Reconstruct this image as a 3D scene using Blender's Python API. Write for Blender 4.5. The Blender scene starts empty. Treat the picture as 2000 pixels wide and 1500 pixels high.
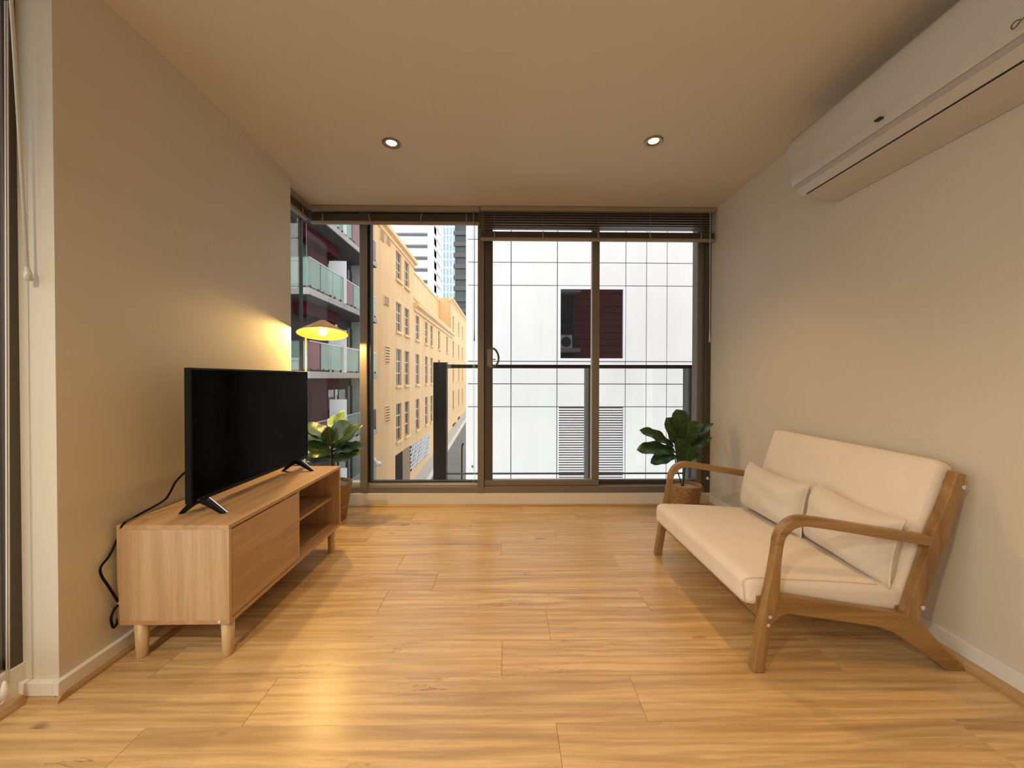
import bpy, bmesh, math, random
from mathutils import Vector, Matrix
random.seed(7)
SC = bpy.context.scene
COL = SC.collection

# ---------------------------------------------------------------- camera
F, CX, CY, EYE = 751.0, 1000.0, 746.6, 1.05
YAW, PITCH, ROLL = 11.0 / F, 0.0108, 0.0017
_f0 = Vector((math.sin(YAW), math.cos(YAW), 0)); _r0 = Vector((math.cos(YAW), -math.sin(YAW), 0))
FW = (_f0 * math.cos(PITCH) + Vector((0, 0, -1)) * math.sin(PITCH)).normalized()
_u0 = _r0.cross(FW)
RT = (_r0 + _u0 * ROLL).normalized(); UP = RT.cross(FW)
CAM = Vector((0, 0, EYE))
cd = bpy.data.cameras.new('camera'); cam = bpy.data.objects.new('camera', cd); COL.objects.link(cam)
cd.sensor_fit = 'HORIZONTAL'; cd.sensor_width = 36.0; cd.lens = 36.0 * F / 2000.0
cd.shift_y = (CY - 750.0) / 2000.0; cd.clip_start = 0.02; cd.clip_end = 600
M = Matrix((RT, UP, -FW)).transposed().to_4x4(); M.translation = CAM
cam.matrix_world = M
SC.camera = cam

# ---------------------------------------------------------------- sky, exposure
SKY = 2.5
w = bpy.data.worlds.new('overcast_sky'); SC.world = w; w.use_nodes = True
bg = w.node_tree.nodes['Background']; bg.inputs[0].default_value = (0.97, 0.985, 1.0, 1); bg.inputs[1].default_value = SKY
vs = SC.view_settings
vs.view_transform = 'Standard'; vs.look = 'None'; vs.gamma = 1.0; vs.use_curve_mapping = False
vs.exposure = -0.2
DOWNLIGHT_W, LAMP_W = 36.0, 36.0
FILL_W = 130.0               # cool fill lamps added unseen behind the viewer to brighten the near end
WARM, COOL = (1.0, 0.57, 0.21), (1.0, 0.92, 0.76)
try:
    SC.cycles.max_bounces = 10; SC.cycles.diffuse_bounces = 6; SC.cycles.glossy_bounces = 4
    SC.cycles.transparent_max_bounces = 16; SC.cycles.caustics_reflective = False; SC.cycles.caustics_refractive = False
    SC.cycles.sample_clamp_indirect = 4.0; SC.cycles.use_denoising = True
except Exception:
    pass

# ---------------------------------------------------------------- pixel -> place helpers
def ray(x, y): return RT * ((x - CX) / F) + UP * ((CY - y) / F) + FW
def atX(x, y, v): d = ray(x, y); return CAM + d * (v / d.x)
def atY(x, y, v): d = ray(x, y); return CAM + d * (v / d.y)
def atZ(x, y, v): d = ray(x, y); return CAM + d * ((v - EYE) / d.z)

# ---------------------------------------------------------------- mesh helpers
class MB:
    def __init__(s): s.v = []; s.f = []
    def add(s, vs, fs):
        o = len(s.v); s.v += [tuple(v) for v in vs]; s.f += [tuple(i + o for i in f) for f in fs]; return s
    def box(s, x0, x1, y0, y1, z0, z1):
        if x0 > x1: x0, x1 = x1, x0
        if y0 > y1: y0, y1 = y1, y0
        if z0 > z1: z0, z1 = z1, z0
        return s.add([(x0,y0,z0),(x1,y0,z0),(x1,y1,z0),(x0,y1,z0),(x0,y0,z1),(x1,y0,z1),(x1,y1,z1),(x0,y1,z1)],
              [(0,3,2,1),(4,5,6,7),(0,1,5,4),(1,2,6,5),(2,3,7,6),(3,0,4,7)])
    def prism(s, pts, axis, a0, a1):
        """extrude a 2-D outline; axis 'y': pts are (x,z); 'x': (y,z); 'z': (x,y)"""
        def P(p, a): return {'y': (p[0], a, p[1]), 'x': (a, p[0], p[1]), 'z': (p[0], p[1], a)}[axis]
        n = len(pts)
        vs = [P(p, a0) for p in pts] + [P(p, a1) for p in pts]
        fs = [tuple(range(n))[::-1], tuple(range(n, 2 * n))] + [(i, (i + 1) % n, n + (i + 1) % n, n + i) for i in range(n)]
        return s.add(vs, fs)
    def tube(s, pts, r, n=8, cap=True):
        pts = [Vector(p) for p in pts]; k = len(pts)
        rr = r if isinstance(r, (list, tuple)) else [r] * k
        vs = []; prev = None
        for i, p in enumerate(pts):
            t = (pts[min(i + 1, k - 1)] - pts[max(i - 1, 0)]).normalized()
            if prev is None:
                a = t.orthogonal().normalized()
            else:
                a = (prev - t * prev.dot(t)).normalized()
            prev = a; b = t.cross(a)
            for j in range(n):
                q = 2 * math.pi * j / n
                vs.append(p + (a * math.cos(q) + b * math.sin(q)) * rr[i])
        fs = [(i * n + j, i * n + (j + 1) % n, (i + 1) * n + (j + 1) % n, (i + 1) * n + j) for i in range(k - 1) for j in range(n)]
        if cap: fs += [tuple(range(n))[::-1], tuple(range((k - 1) * n, k * n))]
        return s.add(vs, fs)
    def lathe(s, prof, c=(0, 0, 0), n=32, mat=None, cap=True):
        """prof: (radius, height) from bottom to top around the z axis"""
        vs = []; m = mat or Matrix.Identity(4)
        for r, h in prof:
            for j in range(n):
                q = 2 * math.pi * j / n
                vs.append(m @ Vector((r * math.cos(q), r * math.sin(q), h)) + Vector(c))
        k = len(prof)
        fs = [(i * n + j, i * n + (j + 1) % n, (i + 1) * n + (j + 1) % n, (i + 1) * n + j) for i in range(k - 1) for j in range(n)]
        if cap and prof[0][0] > 1e-5: fs.append(tuple(range(n))[::-1])
        if cap and prof[-1][0] > 1e-5: fs.append(tuple(range((k - 1) * n, k * n)))
        return s.add(vs, fs)
    def build(s, name, mat, parent=None, smooth=False, bevel=0.0, seg=2, origin=None, fix=False):
        me = bpy.data.meshes.new(name)
        o0 = Vector(origin) if origin is not None else Vector((0, 0, 0))
        me.from_pydata([tuple(Vector(v) - o0) for v in s.v], [], s.f)
        if fix:
            bm = bmesh.new(); bm.from_mesh(me); bmesh.ops.remove_doubles(bm, verts=bm.verts, dist=1e-5)
            bmesh.ops.recalc_face_normals(bm, faces=bm.faces); bm.to_mesh(me); bm.free()
        me.materials.append(mat)
        if smooth:
            me.polygons.foreach_set('use_smooth', [True] * len(me.polygons))
        me.update()
        o = bpy.data.objects.new(name, me); COL.objects.link(o)
        if parent is not None: o.parent = parent
        o.location = o0
        if bevel:
            b = o.modifiers.new('bevel', 'BEVEL'); b.width = bevel; b.segments = seg; b.limit_method = 'ANGLE'; b.angle_limit = math.radians(30)
            b.harden_normals = False
        return o

def box(name, mat, x0, x1, y0, y1, z0, z1, parent=None, bevel=0.0, seg=2, smooth=False):
    return MB().box(x0, x1, y0, y1, z0, z1).build(name, mat, parent, smooth, bevel, seg)
def thing(name, label, cat, group=None, kind=None):
    o = bpy.data.objects.new(name, None); COL.objects.link(o); o.empty_display_size = 0.05
    tag(o, label, cat, group, kind); return o
def tag(o, label, cat, group=None, kind=None):
    if label: o['label'] = label
    if cat: o['category'] = cat
    if group: o['group'] = group
    if kind: o['kind'] = kind
    return o
def struct(o, label=None, cat=None):
    o['kind'] = 'structure'
    if label: o['label'] = label
    if cat: o['category'] = cat
    return o
def pbox(name, mat, px0, px1, py0, py1, Y0, Y1, parent=None, bevel=0.0):
    """box standing in the plane Y0, its front outline read off the photograph"""
    a = atY(px0, (py0 + py1) / 2, Y0); b = atY(px1, (py0 + py1) / 2, Y0)
    t = atY((px0 + px1) / 2, py0, Y0); u = atY((px0 + px1) / 2, py1, Y0)
    return box(name, mat, a.x, b.x, Y0, Y1, u.z, t.z, parent, bevel)
def catmull(pts, n=6):
    pts = [Vector(p) for p in pts]; out = []
    for i in range(len(pts) - 1):
        p0 = pts[max(i - 1, 0)]; p1 = pts[i]; p2 = pts[i + 1]; p3 = pts[min(i + 2, len(pts) - 1)]
        for k in range(n):
            t = k / n
            out.append(0.5 * ((2 * p1) + (p2 - p0) * t + (2 * p0 - 5 * p1 + 4 * p2 - p3) * t * t + (3 * p1 - p0 - 3 * p2 + p3) * t ** 3))
    out.append(pts[-1]); return out
def softbox(name, mat, o, ax, ay, az, L, W, T, r, parent=None, crown=0.0, n=14, wob=0.0):
    """rounded cushion: centre o, unit axes, sizes; crown swells the broad faces"""
    g = bmesh.new(); bmesh.ops.create_cube(g, size=2.0)
    bmesh.ops.subdivide_edges(g, edges=g.edges, cuts=n, use_grid_fill=True)
    hx, hy, hz = L / 2, W / 2, T / 2
    for v in g.verts:
        p = v.co.copy()
        q = Vector((p.x * hx, p.y * hy, p.z * hz))
        # spread the grid toward the edges so the rounding is well sampled
        c = Vector((max(-hx + r, min(hx - r, q.x)), max(-hy + r, min(hy - r, q.y)), max(-hz + r, min(hz - r, q.z))))
        d = q - c
        if d.length > 1e-9: q = c + d.normalized() * min(r, d.length if abs(p.x) < .999 and abs(p.y) < .999 and abs(p.z) < .999 else r)
        u, w_ = q.x / hx, q.y / hy
        q.z += crown * (1 - u * u) * (1 - w_ ** 4) * (1 if q.z > 0 else -0.3) * (abs(q.z) / hz)
        q.x += wob * math.sin(9 * q.y) * (1 if q.x > 0 else 0)
        v.co = Vector(o) + ax * q.x + ay * q.y + az * q.z
    me = bpy.data.meshes.new(name); g.to_mesh(me); g.free()
    me.polygons.foreach_set('use_smooth', [True] * len(me.polygons)); me.materials.append(mat)
    ob = bpy.data.objects.new(name, me); COL.objects.link(ob)
    if parent is not None: ob.parent = parent
    return ob
def copy_tree(o, parent=None):
    c = o.copy(); COL.objects.link(c); c.parent = parent
    for ch in list(o.children): copy_tree(ch, c)
    return c

# ---------------------------------------------------------------- materials
class NT:
    def __init__(s, name):
        s.m = bpy.data.materials.new(name); s.m.use_nodes = True; s.t = s.m.node_tree
        s.b = s.t.nodes['Principled BSDF']; s.out = s.t.nodes['Material Output']
    def n(s, typ, **kw):
        x = s.t.nodes.new(typ)
        for k, v in kw.items():
            if k.startswith('i_'):
                key = k[2:]; key = int(key) if key.isdigit() else key.replace('_', ' ')
                x.inputs[key].default_value = v
            else: setattr(x, k, v)
        return x
    def l(s, a, b): s.t.links.new(a, b)
    def coords(s, scale=(1, 1, 1), kind='Object', rot=(0, 0, 0)):
        tc = s.n('ShaderNodeTexCoord'); mp = s.n('ShaderNodeMapping'); mp.inputs['Scale'].default_value = scale
        mp.inputs['Rotation'].default_value = rot
        s.l(tc.outputs[kind], mp.inputs[0]); return mp.outputs[0]
    def noise(s, vec, scale, detail=4, rough=.55, dist=0.0):
        x = s.n('ShaderNodeTexNoise'); x.inputs['Scale'].default_value = scale; x.inputs['Detail'].default_value = detail
        x.inputs['Roughness'].default_value = rough; x.inputs['Distortion'].default_value = dist
        s.l(vec, x.inputs['Vector']); return x.outputs['Fac']
    def ramp(s, fac, stops, interp='LINEAR'):
        x = s.n('ShaderNodeValToRGB'); x.color_ramp.interpolation = interp; e = x.color_ramp.elements
        while len(e) < len(stops): e.new(0.5)
        for q, (p, c) in zip(e, stops):
            q.position = p; q.color = (c[0], c[1], c[2], 1) if not isinstance(c, (int, float)) else (c, c, c, 1)
        s.l(fac, x.inputs[0]); return x.outputs[0]
    def mix(s, a, b, fac, mode='MIX'):
        x = s.n('ShaderNodeMix', data_type='RGBA', blend_type=mode)
        for k, v in ((6, a), (7, b), (0, fac)):
            if isinstance(v, (int, float)) : x.inputs[k].default_value = v
            elif isinstance(v, (tuple, list)): x.inputs[k].default_value = (v[0], v[1], v[2], 1)
            else: s.l(v, x.inputs[k])
        return x.outputs[2]
    def math(s, op, a, b=0.0):
        x = s.n('ShaderNodeMath', operation=op)
        for k, v in ((0, a), (1, b)):
            if isinstance(v, (int, float)): x.inputs[k].default_value = v
            else: s.l(v, x.inputs[k])
        return x.outputs[0]
    def color(s, v):
        if isinstance(v, (tuple, list)): s.b.inputs['Base Color'].default_value = (v[0], v[1], v[2], 1)
        else: s.l(v, s.b.inputs['Base Color'])
    def rough(s, v):
        if isinstance(v, (int, float)): s.b.inputs['Roughness'].default_value = v
        else: s.l(v, s.b.inputs['Roughness'])
    def bump(s, h, strength=.2, dist=.01):
        x = s.n('ShaderNodeBump'); x.inputs['Strength'].default_value = strength; x.inputs['Distance'].default_value = dist
        s.l(h, x.inputs['Height']); s.l(x.outputs[0], s.b.inputs['Normal'])
    def set(s, **kw):
        for k, v in kw.items(): s.b.inputs[k.replace('_', ' ')].default_value = v
        return s

def plain(name, col, rough=.5, metal=0.0, var=.06, scale=20, bump=0.0, spec=None, kind='Object'):
    t = NT(name); v = t.coords(kind=kind)
    f = t.noise(v, scale, 4)
    t.color(t.mix([c * (1 - var) for c in col], [min(1, c * (1 + var)) for c in col], f))
    t.rough(rough); t.set(Metallic=metal)
    if spec is not None: t.b.inputs['Specular IOR Level'].default_value = spec
    if bump: t.bump(t.noise(v, scale * 6, 3), bump, .004)
    return t.m

def wall_paint(name, col, scale=220, bump=.06):
    t = NT(name); v = t.coords()
    f = t.noise(v, 3.0, 5); t.color(t.mix([c * .96 for c in col], col, f)); t.rough(.62)
    t.b.inputs['Specular IOR Level'].default_value = .3
    t.bump(t.noise(v, scale, 2), bump, .002); return t.m

def wood(name, dark, mid, light, axis='x', scale=1.0, rough=.38, rings=True, bump=.05, rnd=True, knots=False):
    """grain runs along the given local axis"""
    t = NT(name)
    st = {'x': (1.1, 16, 16), 'y': (16, 1.1, 16), 'z': (16, 16, 1.1)}[axis]
    st2 = {'x': (5, 170, 170), 'y': (170, 5, 170), 'z': (170, 170, 5)}[axis]
    tc = t.n('ShaderNodeTexCoord'); base = tc.outputs['Object']
    if rnd:
        oi = t.n('ShaderNodeObjectInfo'); sc_ = t.math('MULTIPLY', oi.outputs['Random'], 37.0)
        cb = t.n('ShaderNodeCombineXYZ'); [t.l(sc_, cb.inputs[k]) for k in range(3)]
        ad = t.n('ShaderNodeVectorMath', operation='ADD'); t.l(base, ad.inputs[0]); t.l(cb.outputs[0], ad.inputs[1]); base = ad.outputs[0]
    def mp(s_):
        m = t.n('ShaderNodeMapping'); m.inputs['Scale'].default_value = [k * scale for k in s_]; t.l(base, m.inputs[0]); return m.outputs[0]
    g1 = t.noise(mp(st), 1.0, 6, .6, 1.2)
    g2 = t.noise(mp(st2), 1.0, 3, .7)
    col = t.ramp(g1, [(.25, dark), (.47, mid), (.62, light), (.8, mid)])
    col = t.mix(col, [c * .62 for c in mid], t.ramp(g2, [(.5, 0.0), (.78, .55)]))
    if knots:
        g3 = t.noise(mp({'x': (1.5, 42, 42), 'y': (42, 1.5, 42), 'z': (42, 42, 1.5)}[axis]), 1.0, 4, .6, .6)
        col = t.mix(col, [c * .70 for c in dark], t.ramp(g3, [(.52, 0.0), (.74, .5)]))
        g4 = t.noise(mp({'x': (.9, 5, 5), 'y': (5, .9, 5), 'z': (5, 5, .9)}[axis]), 1.0, 3)
        col = t.mix(col, dark, t.ramp(g4, [(.52, 0.0), (.75, .5)]))
    if rings:
        wv = t.n('ShaderNodeTexWave', wave_type='BANDS', bands_direction={'x': 'Y', 'y': 'X', 'z': 'X'}[axis])
        wv.inputs['Scale'].default_value = 1.1; wv.inputs['Distortion'].default_value = 7.5; wv.inputs['Detail'].default_value = 3
        wv.inputs['Detail Scale'].default_value = 1.3
        s3 = {'x': (.9, 7, 7), 'y': (7, .9, 7), 'z': (7, 7, .9)}[axis]
        t.l(mp(s3), wv.inputs['Vector'])
        col = t.mix(col, dark, t.ramp(wv.outputs['Fac'], [(.0, 0.0), (.62, 0.0), (.9, .38)]))
    if knots:
        # long dark drying cracks
        ck = t.noise(mp({'x': (1.6, 22, 22), 'y': (22, 1.6, 22), 'z': (22, 22, 1.6)}[axis]), 1.0, 3, .5, 2.0)
        line = t.ramp(ck, [(.485, 0.0), (.498, 1.0), (.502, 1.0), (.515, 0.0)])
        gate = t.ramp(t.noise(mp({'x': (1.4, 5, 5), 'y': (5, 1.4, 5), 'z': (5, 5, 1.4)}[axis]), 1.0, 2), [(.56, 0.0), (.66, 1.0)])
        col = t.mix(col, [c * .28 for c in dark], t.math('MULTIPLY', t.math('MULTIPLY', line, gate), .8))
        # knots
        vo = t.n('ShaderNodeTexVoronoi'); vo.inputs['Scale'].default_value = 1.0
        t.l(mp({'x': (2.1, 4.2, 4.2), 'y': (4.2, 2.1, 4.2), 'z': (4.2, 4.2, 2.1)}[axis]), vo.inputs['Vector'])
        wob = t.math('MULTIPLY', t.math('SUBTRACT', t.noise(mp((14, 30, 14)), 1.0, 3), .5), .16)
        kd = t.ramp(t.math('ADD', vo.outputs['Distance'], wob), [(.02, 1.0), (.05, .75), (.10, 0.0)])
        sep = t.n('ShaderNodeSeparateColor'); t.l(vo.outputs['Color'], sep.inputs[0])
        kg = t.math('GREATER_THAN', sep.outputs[0], .72)
        col = t.mix(col, [c * .33 for c in dark], t.math('MULTIPLY', t.math('MULTIPLY', kd, kg), .85))
    if rnd:
        col = t.mix(col, t.mix(col, light, .5), t.math('MULTIPLY', oi.outputs['Random'], .5))
    t.color(col); t.rough(t.math('ADD', t.math('MULTIPLY', g1, .16), rough - .08))
    t.bump(g2, bump, .002)
    return t.m

def fabric(name, col, scale=420):
    t = NT(name); v = t.coords()
    a = t.n('ShaderNodeTexWave', bands_direction='X'); b = t.n('ShaderNodeTexWave', bands_direction='Y'); c = t.n('ShaderNodeTexWave', bands_direction='Z')
    for q in (a, b, c): q.inputs['Scale'].default_value = scale / 4; q.inputs['Distortion'].default_value = 2.0; t.l(v, q.inputs['Vector'])
    h = t.math('ADD', t.math('ADD', a.outputs['Fac'], b.outputs['Fac']), c.outputs['Fac'])
    blot = t.noise(v, 9, 4); fine = t.noise(v, scale, 2)
    k = t.mix([x * .86 for x in col], col, blot); k = t.mix(k, [x * .8 for x in col], t.math('MULTIPLY', fine, .35))
    t.color(k); t.rough(.92); t.b.inputs['Specular IOR Level'].default_value = .15
    try: t.b.inputs['Sheen Weight'].default_value = .25
    except Exception: pass
    t.bump(t.math('ADD', h, t.math('MULTIPLY', fine, 1.5)), .12, .0015); return t.m

def glass(name, tint=(1, 1, 1), refl=1.0, dirt=0.0):
    """clear sheet: light passes, the surface mirrors by Fresnel"""
    t = NT(name); t.t.nodes.remove(t.b)
    tr = t.n('ShaderNodeBsdfTransparent'); tr.inputs[0].default_value = (*tint, 1)
    gl = t.n('ShaderNodeBsdfGlossy'); gl.inputs['Roughness'].default_value = .01
    fr = t.n('ShaderNodeFresnel'); fr.inputs[0].default_value = 1.45
    mx = t.n('ShaderNodeMixShader')
    f = t.math('MULTIPLY', fr.outputs[0], refl)
    t.l(f, mx.inputs[0]); t.l(tr.outputs[0], mx.inputs[1]); t.l(gl.outputs[0], mx.inputs[2]); t.l(mx.outputs[0], t.out.inputs[0])
    return t.m

def emit(name, col, strength):
    t = NT(name); t.b.inputs['Base Color'].default_value = (*col, 1)
    t.b.inputs['Emission Color'].default_value = (*col, 1); t.b.inputs['Emission Strength'].default_value = strength
    return t.m

def stained(name, col, stain, amt=.35, rough=.8, streak=(9, 9, .5), scale=1.0):
    """painted / rendered wall with weather streaks running down"""
    t = NT(name); v = t.coords(streak)
    f = t.noise(v, scale, 5, .65); g = t.noise(t.coords(), 1.3, 5)
    k = t.mix(col, stain, t.math('MULTIPLY', t.ramp(f, [(.42, 0.0), (.75, 1.0)]), amt))
    k = t.mix(k, [c * .9 for c in col], t.math('MULTIPLY', g, .3)); t.color(k); t.rough(rough)
    t.bump(t.noise(t.coords(), 40, 3), .15, .01); return t.m

m_wall = wall_paint('cream_wall_paint', (.63, .57, .455))
m_ceil = wall_paint('ceiling_paint', (.68, .62, .51), 140, .03)
m_trimw = plain('white_gloss_trim', (.72, .69, .63), .35, var=.03)
m_qround = wood('oak_quarter_round', (.26, .15, .065), (.42, .26, .115), (.52, .34, .16), 'y', rings=False, rnd=False)
m_qround_x = wood('oak_quarter_round_x', (.26, .15, .065), (.42, .26, .115), (.52, .34, .16), 'x', rings=False, rnd=False)
m_floor = wood('oak_laminate_plank', (.33, .195, .08), (.58, .375, .16), (.72, .495, .235), 'x', 1.0, .31, rings=True, knots=True, bump=.06)
m_subfloor = plain('dark_joint', (.09, .05, .025), .9)
m_frame = plain('bronze_aluminium', (.20, .175, .145), .42, .35, .05)
m_frame_dk = plain('dark_bronze_aluminium', (.085, .07, .055), .45, .3, .05)
m_gasket = plain('black_gasket', (.012, .012, .012), .6)
m_daylit_alu = plain('daylit_blue_aluminium', (.30, .335, .36), .4, .2, .05)  # daylight on the jamb's near face put into the colour
m_alu = plain('bare_aluminium', (.62, .60, .56), .35, .5, .04)
m_glass = glass('window_glass', (.985, .99, .985), .4)
_t = NT('green_balustrade_glass'); _t.color((.50, .66, .60)); _t.rough(.12)
_tr = _t.n('ShaderNodeBsdfTransparent'); _tr.inputs[0].default_value = (.72, .86, .81, 1); _mx = _t.n('ShaderNodeMixShader'); _mx.inputs[0].default_value = .38
_t.l(_tr.outputs[0], _mx.inputs[1]); _t.l(_t.b.outputs[0], _mx.inputs[2]); _t.l(_mx.outputs[0], _t.out.inputs[0]); m_gglass = _t.m
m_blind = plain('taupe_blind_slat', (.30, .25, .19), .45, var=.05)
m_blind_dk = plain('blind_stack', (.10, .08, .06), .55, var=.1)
m_clear = plain('clear_plastic_wand', (.62, .60, .56), .25, var=.03)
m_cord = plain('white_cord', (.80, .78, .72), .7, var=.03)
m_blackp = plain('black_plastic', (.006, .006, .007), .36, var=.1, spec=.1)
m_screen = NT('tv_screen').set(Roughness=.13); m_screen.b.inputs['Specular IOR Level'].default_value = .022; m_screen.color((.0015, .0015, .0017)); m_screen = m_screen.m
m_silver = plain('silver_badge', (.8, .8, .8), .25, .8)
m_chrome = plain('brushed_bronze_trim', (.30, .24, .17), .3, .9, .03)
m_acw = plain('white_ac_plastic', (.54, .52, .47), .13, var=.015, scale=6)
m_acg = plain('grey_ac_strip', (.40, .385, .36), .35, var=.03)
m_acdk = plain('dark_ac_slot', (.02, .018, .015), .6)
m_cab_y = wood('light_oak_veneer_y', (.40, .235, .11), (.49, .30, .15), (.56, .36, .19), 'y', .7, .42, rnd=False)
m_cab_z = wood('light_oak_veneer_z', (.44, .285, .16), (.54, .36, .205), (.60, .42, .25), 'z', .62, .42, rnd=False)
m_cab_leg = wood('light_oak_leg', (.42, .26, .12), (.56, .37, .18), (.62, .44, .24), 'z', 1.0, .4, rings=False, rnd=False)
m_sofa_w = wood('golden_beech', (.17, .085, .026), (.275, .15, .048), (.35, .205, .075), 'x', .8, .33, rings=False, rnd=False)
m_sofa_wz = wood('golden_beech_upright', (.17, .085, .026), (.275, .15, .048), (.35, .205, .075), 'z', .8, .33, rings=False, rnd=False)
m_linen = fabric('beige_linen', (.82, .715, .59))
m_seam = fabric('cushion_seam', (.66, .56, .45))
m_linen2 = fabric('oatmeal_pillow', (.74, .66, .55), 520)
m_pot = NT('woven_seagrass')
_v = m_pot.coords(); _w = m_pot.n('ShaderNodeTexWave', bands_direction='Z'); _w.inputs['Scale'].default_value = 22; _w.inputs['Distortion'].default_value = 5
_w.inputs['Detail Scale'].default_value = 6; m_pot.l(_v, _w.inputs['Vector'])
m_pot.color(m_pot.mix((.17, .085, .025), (.50, .30, .115), _w.outputs['Fac'])); m_pot.rough(.75); m_pot.bump(_w.outputs['Fac'], .6, .006); m_pot = m_pot.m
m_soil = plain('pebbled_potting_mix', (.36, .31, .26), .9, var=.6, scale=60, bump=.8)
m_stem = plain('dark_plant_stem', (.05, .04, .02), .7)
_t = NT('fiddle_leaf'); _v = _t.coords(); _t.color(_t.mix((.010, .034, .007), (.032, .088, .014), _t.noise(_v, 14, 4)))
_sp = _t.n('ShaderNodeSeparateXYZ'); _t.l(_v, _sp.inputs[0]); _ab = _t.math('ABSOLUTE', _sp.outputs[1])
_rib = _t.ramp(_ab, [(.006, 1.0), (.018, 0.0)])
_sv = _t.math('SINE', _t.math('MULTIPLY', _t.math('SUBTRACT', _sp.outputs[0], _t.math('MULTIPLY', _ab, .55)), 52.0))
_vein = _t.math('MAXIMUM', _rib, _t.math('MULTIPLY', _t.ramp(_sv, [(.93, 0.0), (1.0, 1.0)]), .5))
_t.color(_t.mix(_t.mix((.010, .034, .007), (.032, .088, .014), _t.noise(_v, 5, 4)), (.10, .17, .045), _vein))
_t.rough(.33); _t.bump(_t.math('SUBTRACT', 1.0, _vein), .5, .006); m_leaf = _t.m
_t = NT('young_leaf'); _v = _t.coords(); _t.color(_t.mix((.10, .21, .045), (.24, .35, .12), _t.noise(_v, 14, 4))); _t.rough(.3); m_leaf2 = _t.m
m_brass = plain('brass_pole', (.62, .42, .14), .3, .9, .05)
_t = NT('woven_lamp_shade'); _v = _t.coords((1, 1, 1)); _t.color(_t.mix((.62, .42, .25), (.74, .53, .33), _t.noise(_v, 40, 3))); _t.rough(.8); m_shade = _t.m
_t = NT('gilt_shade_lining'); _t.color((.28, .14, .008)); _t.rough(.7); m_shadein = _t.m
m_bulb = emit('warm_bulb', (1.0, .64, .21), LAMP_W / (math.pi * .0075))
m_dl = emit('downlight_lens', (1.0, .76, .42), 5.0)
# exterior
m_white = stained('white_wall_panel', (.86, .86, .845), (.66, .66, .64), .4, .6, (1.6, 1.6, .3))
m_joint = plain('dark_panel_joint', (.11, .10, .10), .9, spec=.1)
m_dkopen = plain('dark_doorway', (.035, .032, .03), .9, spec=.05)
m_louvre = plain('grey_louvre', (.52, .51, .50), .6)
m_dkglass = NT('dark_reflective_glass').set(Roughness=.02); m_dkglass.color((.006, .006, .008)); m_dkglass.b.inputs['IOR'].default_value = 2.2; m_dkglass = m_dkglass.m
m_tan = stained('tan_render', (.80, .53, .275), (.55, .36, .20), .5, .9, (2.2, 2.2, .14))
m_tan2 = plain('tan_cornice', (.86, .57, .31), .85, var=.06, scale=2)
m_tanpane = plain('office_window_pane', (.05, .038, .032), .35, var=.3, scale=2)
m_browndoor = plain('brown_door', (.30, .20, .13), .7)
m_winfr = plain('cream_window_frame', (.66, .56, .44), .7)
m_concrete = stained('pale_concrete', (.50, .475, .45), (.30, .28, .27), .5, .85, (3, 3, .8))
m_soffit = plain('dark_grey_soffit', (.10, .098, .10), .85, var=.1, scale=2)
m_maroon = plain('maroon_cladding', (.085, .011, .015), .7, var=.12, scale=2, spec=.12)
m_board = plain('maroon_weatherboard', (.22, .03, .035), .6, var=.12, scale=2)
m_maroon_p = plain('maroon_balcony_panel', (.16, .02, .033), .3, var=.06, scale=1, spec=.25)
m_apt = plain('charcoal_apartment_wall', (.075, .077, .08), .8, var=.15, scale=2)
m_aptgl = NT('apartment_glazing').set(Roughness=.04); m_aptgl.color((.03, .037, .04)); m_aptgl = m_aptgl.m
m_curtain = plain('pale_curtain', (.55, .60, .58), .9, var=.2, scale=6)
m_extwhite = plain('white_exterior_sheet', (.85, .85, .86), .6, var=.02)
m_black = plain('black_powder_coat', (.012, .012, .012), .5, spec=.15)
m_dkgrey = plain('dark_grey_powder_coat', (.075, .078, .082), .45)
m_lightgrey = plain('grey_powder_coat', (.26, .27, .28), .4)
m_road = plain('asphalt', (.16, .16, .16), .9, var=.25, scale=1.2)
m_path = plain('concrete_footpath', (.42, .40, .375), .9, var=.12, scale=2)
m_kerb = plain('pale_kerb', (.62, .60, .57), .85, var=.08)
m_tower_w = plain('tower_white', (.85, .87, .88), .6, var=.02, scale=.3)
m_tower_d = plain('tower_shade_gap', (.20, .215, .23), .8, var=.1, scale=.3)
m_tower_b = plain('tower_blue_glass', (.42, .60, .72), .15, var=.35, scale=.25)
m_tower_k = plain('tower_dark_glass', (.045, .055, .06), .2, var=.6, scale=.35)
m_greyb = plain('blue_grey_render', (.20, .235, .27), .7, var=.1, scale=.8)

# ================================================================= ROOM SHELL
ZC = 2.42                       # ceiling
XR, XL = 1.69, -1.465           # right wall, face of the wall behind the TV
XW = -1.592                     # plane of the side window beside the camera
YP, YE = 1.272, 2.64             # the TV wall runs from YP to YE
YB = 3.145                      # face of the low upstand under the back window
YR = -2.6                       # wall behind the camera

struct(box('ceiling', m_ceil, -1.85, 1.85, YR - .15, 3.30, ZC, ZC + .2), 'flat painted ceiling with recessed downlights', 'ceiling')
struct(box('wall_right', m_wall, XR, XR + .16, YR - .15, 3.30, 0, ZC), 'plain painted wall behind the sofa', 'wall')
struct(box('wall_left', m_wall, -1.76, XL, YP, YE, 0, ZC), 'painted wall between two windows behind the television', 'wall')
struct(box('wall_rear', m_wall, -1.85, 1.85, YR - .15, YR, 0, ZC), 'plain wall behind the viewer', 'wall')
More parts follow.
